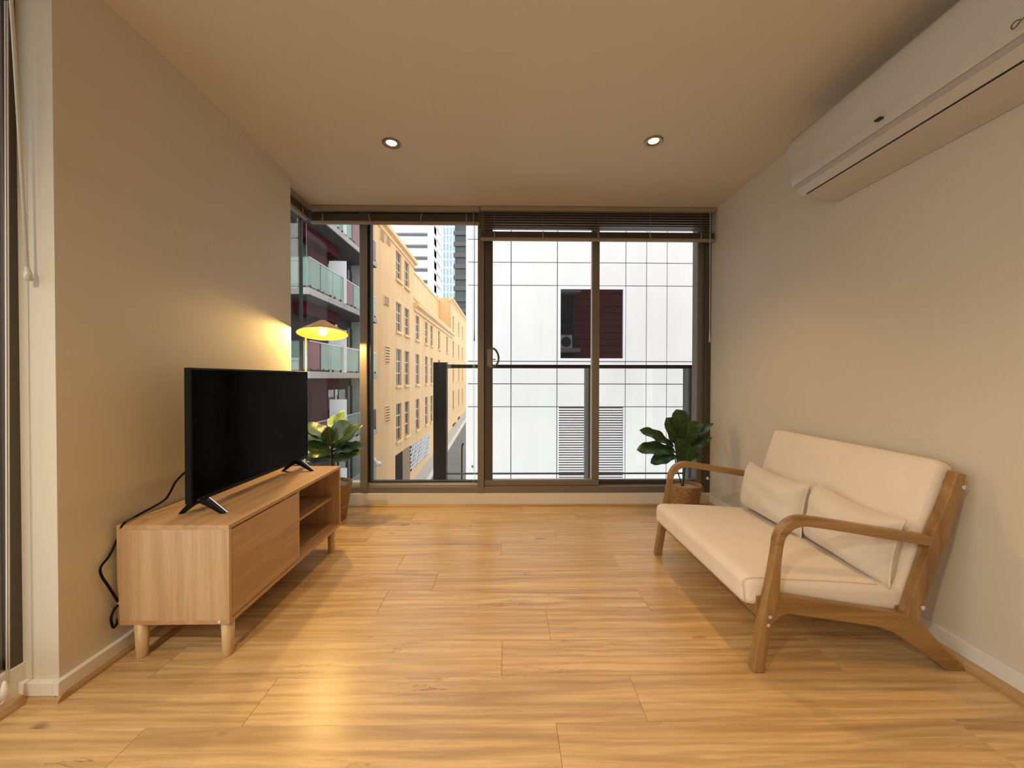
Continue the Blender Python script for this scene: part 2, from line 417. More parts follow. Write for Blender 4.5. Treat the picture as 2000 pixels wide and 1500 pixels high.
# low upstands under the windows
struct(box('wall_back', m_trimw, -1.76, XR, YB, 3.30, -.1, .102), 'low white upstand under the back window', 'wall')
struct(box('trim_1', m_trimw, -1.76, -1.70, YE, YB, -.1, .102), 'low white upstand under the corner glass', 'trim')
struct(box('trim_2', m_trimw, -1.76, XW + .02, YR, YP, -.1, .118), 'low white upstand under the side window', 'trim')
# skirtings: face board and oak quarter round
def skirting(name, pts_main, pts_q, axis, a0, a1, label, mq):
    o = MB().prism(pts_main, axis, a0, a1).build(name, m_trimw, None, bevel=.002)
    struct(o, label, 'skirting')
    MB().prism(pts_q, axis, a0, a1).build('quarter_round', mq, o)
def qr(s, x, r=.018):
    return [(x, 0)] + [(x + s * r * math.cos(a), r * math.sin(a)) for a in [i * math.pi / 2 / 5 for i in range(6)]]
SK = .088
skirting('baseboard_left', [(XL, .018), (XL + .020, .018), (XL + .020, .064), (XL, .064)], qr(1, XL + .006, .022), 'y', YP - .020, YE,
         'white skirting along the television wall', m_qround)
skirting('baseboard_right', [(XR, .018), (XR - .012, .018), (XR - .012, SK), (XR, SK)], qr(-1, XR - .008, .032), 'y', YR, YB,
         'white skirting along the sofa wall', m_qround)
# skirting on the end face of the TV wall
o = struct(box('baseboard_end', m_trimw, XW + .02, XL, YP - .020, YP, .020, .064, None, .002), 'white skirting on the wall end beside the side window', 'skirting')
MB().prism([(YP, 0)] + [(YP - .006 - .022 * math.cos(a), .022 * math.sin(a)) for a in [i * math.pi / 10 for i in range(6)]] + [(YP, .022)], 'x', XW + .02, XL + .027).build('quarter_round', m_qround_x, o)
MB().prism([(YB, 0)] + [(YB - .002 - .016 * math.cos(a), .016 * math.sin(a)) for a in [i * math.pi / 10 for i in range(6)]] + [(YB, .016)], 'x', -1.70, XR).build('quarter_round', m_qround_x, bpy.data.objects['wall_back'])
MB().prism(qr(1, XW + .02, .03), 'y', YR, YP).build('quarter_round', m_qround, bpy.data.objects['trim_2'])

# floor: base slab and laminate planks
floor = struct(box('floor', m_subfloor, -1.80, XR + .1, YR, 3.20, -.16, -.010), 'honey oak laminate floor', 'floor')
PW, PL, G = .1855, 1.231, .0004
offs = {0: -.796, -1: .153 - PL, 1: -.015 - PL, 2: .18 - PL, 3: -.578, 4: -.365, 5: -.58 - .02, 6: -.03 - PL, 7: -.9, 8: -.25, 9: -.70, 10: -1.1}
def plank(x0, x1, y0, y1):
    c = .0008; z1 = 0.0; z0 = -.009
    vs = [(x0, y0, z0), (x1, y0, z0), (x1, y1, z0), (x0, y1, z0), (x0, y0, z1 - c), (x1, y0, z1 - c), (x1, y1, z1 - c), (x0, y1, z1 - c),
          (x0 + c, y0 + c, z1), (x1 - c, y0 + c, z1), (x1 - c, y1 - c, z1), (x0 + c, y1 - c, z1)]
    fs = [(0,1,5,4),(1,2,6,5),(2,3,7,6),(3,0,4,7),(4,5,9,8),(5,6,10,9),(6,7,11,10),(7,4,8,11),(8,9,10,11)]
    MB().add(vs, fs).build('plank', m_floor, floor, origin=((x0 + x1) / 2, (y0 + y1) / 2, 0))
row = -20
Y0 = 1.158
while Y0 + row * PW < YR: row += 1
while True:
    ya_, yb_ = Y0 + row * PW, Y0 + (row + 1) * PW
    if ya_ > 3.12: break
    yb2 = min(yb_, 3.135)
    off = offs.get(row, random.uniform(-1.2, 0))
    xl = -1.69 if yb2 > YE else (XW + .015 if ya_ < YP else XL)
    xs = [off + PL * k for k in range(-2, 4)]
    edges = [xl] + [x for x in xs if xl + .12 < x < XR - .12] + [XR]
    for a, b in zip(edges, edges[1:]):
        plank(a + G, b - G, ya_ + G, yb2 - G)
    row += 1

# ================================================================= WINDOWS
# --- back glazing (fixed corner panes)
YF = 3.165                      # front of the frames
win = struct(thing('window_1', 'floor to ceiling aluminium window along the back of the room', 'window'))
def fr(name, mat, x0, x1, y0, y1, Ya=YF, Yb=YF + .10, par=win, bevel=.003): return pbox(name, mat, x0, x1, y0, y1, Ya, Yb, par, bevel)
YT = 395                        # frame tops run up behind the blinds
zt = ZC - .002
def frX(name, mat, x0, x1, z0, z1, Ya, Yb, par, bevel=.003):
    a = atY(x0, 700, YF).x; b = atY(x1, 700, YF).x
    return box(name, mat, a, b, Ya, Yb, z0, z1, par, bevel)
zs = .102                       # top of upstand
frX('sill_rail', m_frame, 592, 1393, zs, .155, YF, YF + .10, win)
frX('glazing_bead', m_alu, 592, 933, .155, .185, YF + .03, YF + .10, win)
frX('head_rail', m_frame_dk, 592, 940, 2.345, zt, YF, YF + .10, win)
frX('head_rail', m_frame_dk, 940, 1393, 2.30, zt, YF, YF + .10, win)
frX('mullion', m_frame, 703, 717, zs, zt, YF - .006, YF + .10, win)
frX('gasket', m_gasket, 716.5, 722, .185, zt, YF + .02, YF + .09, win, 0)
frX('mullion', m_frame, 933, 945.5, zs, zt, YF - .006, YF + .10, win)
frX('gasket', m_gasket, 717, 933, .182, .193, YF + .025, YF + .08, win, 0)
frX('jamb', m_frame_dk, 1377, 1393.5, zs, zt, YF - .006, YF + .12, win)
frX('jamb', m_frame, 1365, 1378, zs, zt, YF + .03, YF + .12, win)
frX('pane', m_glass, 592, 704, .15, zt, YF + .055, YF + .061, win, 0)
frX('pane', m_glass, 716, 934, .15, zt, YF + .055, YF + .061, win, 0)
XC = atY(588.5, 700, YF + .058).x
MB().prism([(XC - .010, YF + .048), (XC + .012, YF + .048), (XC + .012, YF + .066), (XC - .010, YF + .066)], 'z', zs, zt).build('corner_joint', m_gasket, win)
# fixed right light
frX('pane', m_glass, 1170, 1367, .15, zt, YF + .085, YF + .091, win, 0)
frX('bottom_rail', m_frame_dk, 1160, 1364.5, .156, .19, YF + .07, YF + .11, win)
frX('stile', m_frame_dk, 1160, 1172, .191, 2.299, YF + .065, YF + .11, win)
# door: sliding leaf
door = struct(thing('door_1', 'sliding glass balcony door in dark bronze frame', 'door'))
frX('stile', m_frame_dk, 945.8, 962, .2055, 2.2995, YF + .014, YF + .06, door)
frX('stile', m_frame, 1157.5, 1171.5, .2055, 2.2995, YF + .014, YF + .06, door)
frX('stile_edge', m_alu, 1156.4, 1157.4, .2055, 2.28, YF + .02, YF + .055, door, 0)
frX('bottom_rail', m_frame, 945.8, 1171.5, .156, .205, YF + .015, YF + .06, door)
frX('top_rail', m_frame_dk, 962, 1157.5, 2.285, 2.299, YF + .015, YF + .06, door)
frX('pane', m_glass, 961, 1158, .20, 2.29, YF + .035, YF + .041, door, 0)
hb = pbox('handle', m_frame, 951.5, 960.5, 681, 716, YF - .004, YF + .016, door, .003)
c = [atY(x, y, YF - d) for x, y, d in ((956, 680, .0), (962, 680, .022), (969, 685, .036), (973.5, 696, .04), (972.5, 707, .038), (967, 715, .026), (957, 718, .002))]
MB().tube(catmull(c), .0085, 10).build('pull', m_frame_dk, hb, True)
c = [atY(962, 702, YF - .002), atY(968, 702, YF - .01)]
MB().tube(c, .004, 8).build('thumb_latch', m_frame_dk, hb, True)
# --- corner return glass
win2 = struct(thing('window_2', 'narrow corner return pane beside the television wall', 'window'))
XG = XC
box('pane', m_glass, XG - .003, XG + .003, YE - .05, YF + .05, zs, zt, win2)
box('sill_rail', m_frame, XG - .04, XG + .03, YE, YF + .04, zs, .150, win2, .003)
box('head_rail', m_frame_dk, XG - .04, XG + .03, YE, YF + .04, ZC - .06, zt, win2, .003)
# --- side window beside the viewer
win3 = struct(thing('window_3', 'tall side window beside the end of the television wall', 'window'))
box('jamb', m_frame_dk, XW - .012, XW + .012, YP - .034, YP, .118, zt, win3, .003)
box('jamb', m_daylit_alu, XW - .07, XW - .0125, YP - .05, YP, .118, zt, win3, .003)  # near face carries its daylit tone as colour
box('sill_rail', m_frame_dk, XW - .07, XW + .004, YR, YP - .05, .118, .165, win3, .003)
box('head_rail', m_frame_dk, XW - .07, XW + .004, YR, YP - .05, ZC - .06, zt, win3, .003)
box('mullion', m_frame_dk, XW - .07, XW + .004, .05, .10, .165, ZC - .06, win3, .003)
box('mullion', m_frame_dk, XW - .07, XW + .004, -1.20, -1.15, .165, ZC - .06, win3, .003)
box('pane', m_glass, XW - .045, XW - .039, .09, YP - .06, .16, ZC - .05, win3)
box('pane', m_glass, XW - .045, XW - .039, -1.16, .06, .16, ZC - .05, win3)
box('pane', m_glass, XW - .045, XW - .039, YR, -1.19, .16, ZC - .05, win3)  # rear bay, unseen, added to let more daylight in

# --- venetian blinds
def blind(name, label, x0, x1, Yc, n_open, z_top, pitch, stack, zrail, cordxs, wand=None):
    b = thing(name, label, 'blind', 'raised venetian blinds')
    box('head_rail', m_blind, x0, x1, Yc - .022, Yc + .022, z_top - .034, z_top, b, .002)
    z = z_top - .034
    for k in range(n_open):
        z -= pitch
        MB().prism([(Yc - .013, z - .0035), (Yc, z + .001), (Yc + .013, z + .0035), (Yc + .013, z + .0045), (Yc, z + .002), (Yc - .013, z - .0025)], 'x', x0 + .004, x1 - .004).build('slat', m_blind, b)
    zz = zrail + .024
    k = 0
    me = None
    while zz + .0022 * k < zrail + .024 + stack:
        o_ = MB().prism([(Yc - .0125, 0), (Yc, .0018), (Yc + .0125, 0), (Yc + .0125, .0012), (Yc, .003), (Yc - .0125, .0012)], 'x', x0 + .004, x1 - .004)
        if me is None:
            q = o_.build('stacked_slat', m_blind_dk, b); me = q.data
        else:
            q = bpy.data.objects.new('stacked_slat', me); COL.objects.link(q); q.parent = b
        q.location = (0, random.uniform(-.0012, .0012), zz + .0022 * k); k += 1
    box('bottom_rail', m_blind, x0 + .002, x1 - .002, Yc - .014, Yc + .014, zrail, zrail + .022, b, .003)
    for j, xc in enumerate(cordxs):
        lean = random.uniform(-.02, .03) if 0 < j < len(cordxs) - 1 else 0
        MB().tube([(xc + lean, Yc - .017, zrail + .024 + stack), (xc + lean * .5, Yc - .021, zrail + .05), (xc, Yc - .017, zrail + .004)], .0045, 6).build('ladder_tape', m_blind, b, True)
        MB().tube([(xc, Yc - .014, zrail + stack), (xc, Yc - .014, z_top - .03)], .0012, 5).build('lift_cord', m_blind, b, True)
    return b
Yb1 = 3.085
xa, xb = atY(606, 420, Yb1).x, atY(936.5, 420, Yb1).x
b1 = blind('venetian_blind', 'fully raised taupe blind over the fixed corner pane', xa, xb, Yb1 + .015, 0, ZC - .004, .02, .055, atY(770, 437, Yb1).z, [atY(x, 420, Yb1).x for x in (631, 724, 821, 911)])
xa, xb = atY(938.5, 420, Yb1).x, atY(1396, 420, Yb1).x
b2 = blind('venetian_blind', 'partly lowered wide taupe blind over the sliding door', xa, xb, Yb1 + .005, 8, ZC - .004, .0203, .046, atY(1170, 471, Yb1).z, [atY(x, 440, Yb1).x for x in (966, 1060, 1169, 1270, 1368)])
# wand and cords hanging from these
MB().tube([atY(1387, 415, 3.06), atY(1386.5, 560, 3.06), atY(1386, 655, 3.06)], [.003, .003, .0035], 6).build('tilt_wand', m_clear, b2, True)
MB().tube([atY(1386, 640, 3.06), atY(1386, 668, 3.06)], [.003, .007], 6).build('wand_tip', m_clear, b2, True)
for dx in (0, 2.6):
    MB().tube([atY(924.5 + dx, 415, 3.06), atY(924 + dx, 700, 3.06), atY(925 + dx * .6, 915, 3.06), atY(927 + dx, 930, 3.06), atY(923 + dx, 941, 3.06)], .0014, 5).build('pull_cord', m_cord, b1, True)
MB().tube([atY(927, 415, 3.055), atY(926.5, 660, 3.055)], [.0025, .003], 6).build('tilt_wand', m_dkgrey, b1, True)
MB().tube([atY(926.5, 645, 3.055), atY(926.4, 666, 3.055)], [.003, .005], 6).build('wand_tip', m_dkgrey, b1, True)
MB().lathe([(.0, 0), (.007, .004), (.008, .016), (.003, .024)], atY(922.5, 914, 3.06), 8).build('cord_knob', m_blind, b1, True)
MB().lathe([(0, -.012), (.010, -.010), (.011, 0), (.006, .010), (0, .012)], atY(1382, 934, 3.145), 10).build('cord_cleat', m_cord, b2, True)
# return blind in the corner
b3 = thing('venetian_blind', 'short raised taupe blind over the corner return pane', 'blind', 'raised venetian blinds')
xb3 = atZ(567.2, 365, ZC).x - .004
box('head_rail', m_blind, xb3 - .045, xb3, YE, 3.075, ZC - .040, ZC - .004, b3, .002)
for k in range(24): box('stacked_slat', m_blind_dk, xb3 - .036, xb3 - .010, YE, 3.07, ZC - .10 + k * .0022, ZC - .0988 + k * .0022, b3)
box('bottom_rail', m_blind, xb3 - .038, xb3 - .008, YE, 3.07, ZC - .128, ZC - .102, b3, .003)
for yy in (2.74, 2.98): MB().tube([(xb3 - .006, yy, ZC - .05), (xb3 - .004, yy, ZC - .10), (xb3 - .006, yy, ZC - .124)], .0045, 6).build('ladder_tape', m_blind, b3, True)
# side window blind: only its wand and cords hang into view
b4 = thing('venetian_blind', 'raised blind of the side window with clear wand and white cords', 'blind', 'raised venetian blinds')
xs4 = XW + .035
box('head_rail', m_blind, xs4 - .025, xs4 + .025, -.98, YP - .075, ZC - .040, ZC - .004, b4, .002)
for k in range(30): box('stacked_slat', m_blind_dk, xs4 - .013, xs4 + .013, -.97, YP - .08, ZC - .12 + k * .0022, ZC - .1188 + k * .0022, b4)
box('bottom_rail', m_blind, xs4 - .015, xs4 + .015, -.97, YP - .08, ZC - .145, ZC - .122, b4, .003)
wt = atX(55, 548, XW + .07)
w0 = Vector((xs4 + .03, atX(22, 0, xs4 + .03).y - .005, ZC - .06))
wm = atX(22, 2, xs4 + .032)
MB().tube([w0, wm, wt + (wm - wt) * .05], [.0045, .0045, .0045], 8).build('tilt_wand', m_clear, b4, True)
MB().tube([wt + (wm - wt) * .05, wt + (wm - wt) * .025, wt], [.005, .0095, .0105], 8).build('wand_tip', m_clear, b4, True)
for k, xx in enumerate((12, 17)):
    p = [atX(xx - 2, 2, XW + .05)] + [atX(xx + d, yy, XW + .05) for d, yy in ((0, 700), (1, 1150), (1, 1335))]
    MB().tube(p, .0018, 5).build('pull_cord', m_cord, b4, True)
lp = [atX(x, y, XW + .046) for x, y in ((12, 1330), (20, 1328), (27, 1336), (22, 1352), (9, 1368), (-6, 1382))]
MB().tube(catmull(lp), .0018, 5).build('cord_loop', m_cord, b4, True)
MB().lathe([(.0, -.03), (.011, -.026), (.009, 0), (.004, .022), (.0, .025)], atX(9, 1345, XW + .05), 8).build('cord_cleat', m_cord, b4, True)

# ================================================================= DOWNLIGHTS
lights = [(-.672, 2.268, 'warm recessed downlight over the television side of the room'), (.848, 2.222, 'warm recessed downlight over the sofa side of the room'),
          (-.66, .62, 'recessed downlight overhead near the side window'), (.86, .62, 'recessed downlight overhead beside the air conditioner'),
          (-1.28, -.75, 'added cool fill downlight along the side window, unseen behind the viewer'), (-1.28, -1.95, 'added cool fill downlight beside the rear wall, unseen behind the viewer')]  # last pair is added fill, out of view
for k, (x, y, lab) in enumerate(lights):
    d = thing('downlight', lab, 'downlight', 'recessed ceiling downlights')
    d.location = (x, y, ZC)
    MB().lathe([(.050, 0), (.0525, -.002), (.052, -.005), (.047, -.007), (.036, -.005), (.030, -.001), (.030, 0)], (0, 0, 0), 40).build('trim_ring', m_chrome, d, True)
    MB().lathe([(.0, -.0015), (.018, -.002), (.029, -.0008), (.029, 0)], (0, 0, 0), 32).build('lamp', m_dl, d, True)
    L = bpy.data.lights.new('downlight_beam', 'SPOT'); L.energy = DOWNLIGHT_W if y > 0 else FILL_W; L.color = WARM if y > 0 else COOL
    L.spot_size = math.radians(96 if y > 0 else 155); L.spot_blend = .75 if y > 0 else .4; L.shadow_soft_size = .025
    lo = bpy.data.objects.new('downlight_beam', L); COL.objects.link(lo); lo.parent = d; lo.location = (0, 0, -.012)

# ================================================================= TV UNIT
cab = thing('tv_cabinet', 'low light oak television cabinet on round tapered legs', 'cabinet')
cx0, cx1, cy0, cy1, cz0, cz1 = -1.443, -1.030, 1.438, 2.402, .130, .502
T = .016
box('top_panel', m_cab_y, cx0, cx1, cy0, cy1, cz1 - T, cz1, cab, .001)
box('bottom_panel', m_cab_y, cx0, cx1, cy0, cy1, cz0, cz0 + T, cab, .001)
sp = box('side_panel', m_cab_z, cx0, cx1 - .001, cy0 + .001, cy0 + T, cz0 + T, cz1 - T, cab, .0008)
q = atY(428.5, 1218, cy0)
MB().lathe([(.0055, 0), (.0055, .002), (.004, .003), (0, .003)], (q.x, cy0, cz0 + T / 2 + .002), 16, Matrix.Rotation(math.radians(90), 4, 'X')).build('screw_cap', m_trimw, sp)
box('side_panel', m_cab_z, cx0, cx1 - .001, cy1 - T, cy1 - .001, cz0 + T, cz1 - T, cab, .0008)
ym = atX(584, 1010, cx1).y
box('divider', m_cab_z, cx0 + .01, cx1 - .004, ym - .004, ym + .012, cz0 + T, cz1 - T, cab, .0008)
box('back_panel', m_cab_y, cx0, cx0 + .006, cy0 + T, cy1 - T, cz0 + T, cz1 - T, cab)
box('door', m_cab_y, cx1 - .018, cx1 - .001, cy0 + T + .002, ym - .005, cz0 + T + .004, cz1 - T - .006, cab, .001)
box('shelf', m_cab_y, cx0 + .008, cx1 - .045, ym + .012, cy1 - T, .303, .318, cab, .001)
for lx, ly in ((-1.055, 1.465), (-1.37, 1.458), (-1.055, 2.327), (-1.37, 2.327)):
    MB().lathe([(.0165, 0), (.018, .003), (.0225, cz0 + .001)], (lx, ly, 0), 24).build('leg', m_cab_leg, cab, True)
# remote on the shelf
rm = thing('remote_control', 'small white remote lying on the open shelf of the cabinet', 'remote')
q = Vector((-1.13, 1.975, .318))
MB().box(q.x - .022, q.x + .022, q.y - .055, q.y + .055, .318, .334).build('case', m_extwhite, rm, bevel=.006, seg=3)
for k in range(4): MB().lathe([(.004, 0), (.004, .0016), (0, .002)], (q.x, q.y - .036 + k * .022, .334), 10).build('button', m_dkgrey, rm)

# ================================================================= TELEVISION
tv = thing('television', 'black flat screen television standing on splayed feet', 'television')
tx = -1.232
ty0, ty1, tz0, tz1 = 1.518, 2.406, .552, 1.089
box('case', m_blackp, tx - .026, tx, ty0, ty1, tz0, tz1, tv, .003)
box('rear_housing', m_blackp, tx - .062, tx - .02, ty0 + .14, ty1 - .14, tz0 + .02, tz0 + .30, tv, .012)
box('screen', m_screen, tx - .003, tx + .0012, ty0 + .009, ty1 - .009, tz0 + .018, tz1 - .009, tv)
box('badge', m_silver, tx, tx + .0016, ty0 + .028, ty0 + .062, tz0 + .006, tz0 + .0115, tv)
def foot(yc, s):
    p0 = atZ(437, 1002, cz1)
    pts = [(-1.132, .5025), (-1.15, .5025), (-1.207, .534), (-1.232, .545), (-1.255, .536), (-1.300, .5025), (-1.318, .5025), (-1.268, .556), (-1.24, .565), (-1.205, .562)]
    MB().prism(pts, 'y', yc - .009, yc + .009).build('foot', m_blackp, tv, bevel=.002)
    MB().prism([(-1.1315, .5035), (-1.204, .5640), (-1.203, .5648), (-1.130, .5040)], 'y', yc + .004, yc + .0095).build('foot_edge', m_silver, tv)
foot(1.565, 1); foot(2.272, 1)
# power cord
wz = XL + .012
cp = [(-1.27, 1.66, .64), tuple(atX(371.8, 918, -1.30)), tuple(atX(345, 939, -1.34)), tuple(atX(332, 962, -1.37)), tuple(atX(318, 979, -1.39)), tuple(atZ(266, 1008, .512)), tuple(atZ(241, 1023, .508))]
cp += [tuple(atX(x, y, wz + d)) for x, y, d in ((232, 1046, .004), (213.6, 1085, 0), (197, 1107, .004), (198, 1124, .008), (211, 1144, .012), (229, 1172, .012), (233, 1179, .012), (224, 1189, .014), (217, 1207, .016), (221, 1225, .018), (227, 1220, .012), (231, 1204, .006))]
pc = MB().tube(catmull(cp, 5), .0042, 8).build('power_cord', m_blackp, None, True)
tag(pc, 'black power cord trailing from the television down behind the cabinet', 'cord')

# ================================================================= FLOOR LAMP
lamp = thing('floor_lamp', 'brass floor lamp with wide cone shade glowing in the corner', 'lamp')
LY = 2.83
pb = atY(597, 700, LY)
lb = Vector((pb.x, LY, 0))
MB().lathe([(.115, 0), (.115, .012), (.108, .018), (.02, .022), (.012, .04)], lb, 40).build('base', m_brass, lamp, True)
sc_ = Vector((-1.340, LY, 1.370))               # centre of the shade rim
ax_ = Vector((-.057, .166, 1)).normalized()     # shade axis, tipped toward the room
Rm = .172; Hs = .100
qm = Vector((0, 0, 1)).rotation_difference(ax_).to_matrix().to_4x4()
MB().lathe([(Rm, 0), (Rm - .001, .003), (.02, Hs), (.004, Hs + .004)], sc_, 64, qm, False).build('shade', m_shade, lamp, True)
MB().lathe([(Rm - .002, .0), (.019, Hs - .003), (.001, Hs - .002)], sc_, 64, qm, False).build('shade_lining', m_shadein, lamp, True)
MB().tube([sc_ + qm.to_3x3() @ Vector(((Rm - .0015) * math.cos(a), (Rm - .0015) * math.sin(a), 0)) for a in [2 * math.pi * i / 64 for i in range(65)]], .0022, 6, False).build('rim', m_brass, lamp, True)
bc = sc_ + ax_ * .028
top = Vector((lb.x, LY, atY(597, 657, LY).z))
MB().tube([lb + Vector((0, 0, .02)), top], .006, 12).build('pole', m_brass, lamp, True)
MB().tube(catmull([top, top + Vector((.006, 0, .012)), sc_ + ax_ * .070 + Vector((-.05, 0, -.004)), sc_ + ax_ * .074]), .004, 8).build('arm', m_brass, lamp, True)
MB().lathe([(.013, .028), (.015, .062), (.010, .078)], sc_, 20, qm).build('socket', m_blackp, lamp, True)
MB().lathe([(0, -.0135), (.014, -.0105), (.0235, .0015), (.0265, .0125), (.0235, .0235), (.013, .030), (.0, .031)], sc_, 24, qm).build('bulb', m_bulb, lamp, True)

# ================================================================= PLANTS
def leaf_mesh(name, kind):
    nu, nv = 13, 9
    vs = []
    for i in range(nu):
        u = i / (nu - 1)
        # fiddle outline: narrow waist low down, broad rounded upper part
        if kind == 0: wd = .5 * (math.sin(math.pi * min(1, u * .96 + .04)) ** .62) * (.55 + .62 * u - .12 * u * u)
        else: wd = .42 * (math.sin(math.pi * (u * .97 + .015)) ** .8)
        if i == nu - 1: wd = .02
        for j in range(nv):
            v = j / (nv - 1) * 2 - 1
            ripple = .035 * math.sin(u * 17 + (2 if v > 0 else 0)) * abs(v) ** 1.5
            z = -.22 * (u - .1) ** 2 + .16 * abs(v) * wd + ripple
            vs.append((u, v * wd, z))
    fs = [(i * nv + j, (i + 1) * nv + j, (i + 1) * nv + j + 1, i * nv + j + 1) for i in range(nu - 1) for j in range(nv - 1)]
    me = bpy.data.meshes.new(name); me.from_pydata(vs, [], fs); me.polygons.foreach_set('use_smooth', [True] * len(fs)); return me
lm = [leaf_mesh('leaf', 0), leaf_mesh('leaf', 1)]
lm2 = [m.copy() for m in lm]
for m in lm: m.materials.append(m_leaf)
for m in lm2: m.materials.append(m_leaf2)
def leaf(parent, base, tip, width, face, kind=0, young=False):
    base, tip = Vector(base), Vector(tip); d = tip - base; Ln = d.length; x = d.normalized()
    f = Vector(face); y = f.cross(x).normalized(); z = x.cross(y)
    o = bpy.data.objects.new('leaf', (lm2 if young else lm)[kind]); COL.objects.link(o); o.parent = parent
    m = Matrix((x * Ln, y * width, z * Ln * .8)).transposed().to_4x4(); m.translation = base
    o.matrix_world = m
    return o
def pot(parent, c, r, h):
    MB().lathe([(r * .66, 0), (r * .70, .006), (r * .80, h * .35), (r * .97, h * .86), (r, h * .96), (r * 1.01, h), (r * .97, h + .003), (r * .93, h), (r * .92, h * .9), (0, h * .9)], c, 36).build('pot', m_pot, parent, True)
    MB().lathe([(r * .915, h * .9), (r * .9, h * .925), (r * .5, h * .945), (0, h * .95)], c, 24).build('soil', m_soil, parent, True)
# --- plant behind the cabinet
YL = 2.865
pl = thing('potted_fig', 'potted fiddle leaf fig behind the far end of the television cabinet', 'plant', 'fiddle leaf figs')
pcx = atY(650, 975, YL).x
pot(pl, Vector((pcx, YL, 0)), .135, .275)
def A(x, y, dy=0.0): return atY(x, y, YL + dy)
MB().tube(catmull([A(650, 955), A(649, 915), A(648, 880), A(649, 845)]), [.009] * 18 + [.004], 8).build('stem', m_stem, pl, True)
F1 = (0, -.55, .85)
for b_, t_, wd, fc, kd, yg in [
    ((653, 838, 0), (670, 799, .05), .085, (0, -1, .15), 1, True), ((654, 842, 0), (677, 814, .12), .12, (.2, -.8, .5), 1, True), ((652, 840, 0), (648, 806, .13), .11, (.1, -.9, .3), 1, True),
    ((646, 862, -.01), (674, 823, -.10), .17, (-.3, -.9, .5), 0, False), ((649, 876, 0), (699, 826, -.02), .17, (-.45, -.75, .5), 0, False),
    ((650, 882, 0), (707, 866, -.05), .15, (-.1, -.45, .9), 0, False), ((649, 893, 0), (697, 879, -.10), .15, (.0, -.8, .65), 0, False),
    ((646, 860, 0), (596, 820, .02), .14, (.35, -.45, .8), 0, False), ((645, 866, 0), (590, 834, -.05), .14, (.3, -.35, .9), 0, False),
    ((645, 872, 0), (592, 850, .06), .15, (.2, -.35, .9), 0, False), ((646, 884, -.01), (590, 868, -.10), .16, (.05, -.75, .7), 0, False),
    ((646, 896, 0), (596, 890, -.04), .14, (0, -.5, .85), 0, False), ((648, 866, .02), (660, 835, .16), .15, (0, -.6, .8), 0, False),
    ((648, 890, .02), (668, 878, .16), .16, (0, -.2, 1), 0, False), ((647, 868, -.01), (640, 836, -.06), .13, (0, -.9, .4), 0, False)]:
    leaf(pl, A(*b_), A(*t_), wd * (.92 if kd else 1.12), fc, 1, yg)
# --- plant in the corner behind the sofa
YL = 2.84
pr = thing('potted_fig', 'dark potted fiddle leaf fig in the corner behind the sofa', 'plant', 'fiddle leaf figs')
pcx = atY(1338, 975, YL).x
pot(pr, Vector((pcx, YL, 0)), .112, .262)
MB().tube(catmull([A(1334, 955), A(1336, 925), A(1339, 890), A(1336, 850)]), [.007] * 18 + [.004], 8).build('stem', m_stem, pr, True)
MB().tube(catmull([A(1333, 955), A(1328, 935), A(1321, 912), A(1318, 890)]), .0045, 8).build('stem', m_stem, pr, True)
for b_, t_, wd, fc, kd in [
    ((1335, 846, -.01), (1325, 801, -.04), .19, (.1, -.85, .4), 0), ((1332, 872, 0), (1309, 818, -.08), .21, (.25, -.9, .3), 0),
    ((1316, 873, 0), (1256, 834, -.02), .15, (.45, -.6, .6), 0), ((1318, 880, 0), (1248, 872, -.04), .16, (.15, -.6, .75), 0),
    ((1320, 890, 0), (1272, 900, -.03), .13, (.1, -.55, .8), 0), ((1320, 884, .02), (1275, 884, .08), .13, (.1, -.3, .9), 0),
    ((1340, 862, 0), (1391, 821, .02), .12, (-.4, -.5, .7), 1), ((1338, 850, 0), (1372, 820, .03), .13, (-.3, -.6, .6), 1),
    ((1342, 882, 0), (1388, 850, -.03), .12, (-.4, -.5, .7), 1), ((1342, 894, 0), (1375, 887, 0), .10, (-.2, -.5, .8), 1),
    ((1337, 872, -.01), (1349, 826, -.10), .17, (-.15, -.95, .2), 0), ((1336, 892, -.01), (1327, 860, -.10), .16, (.1, -.95, .25), 0),
    ((1338, 905, -.01), (1347, 872, -.08), .15, (-.1, -.95, .25), 0), ((1336, 880, .02), (1340, 838, .12), .18, (0, -.8, .5), 0), ((1335, 912, 0), (1327, 884, -.05), .12, (.1, -.9, .3), 0)]:
    leaf(pr, A(*b_), A(*t_), wd * .98, fc, kd)

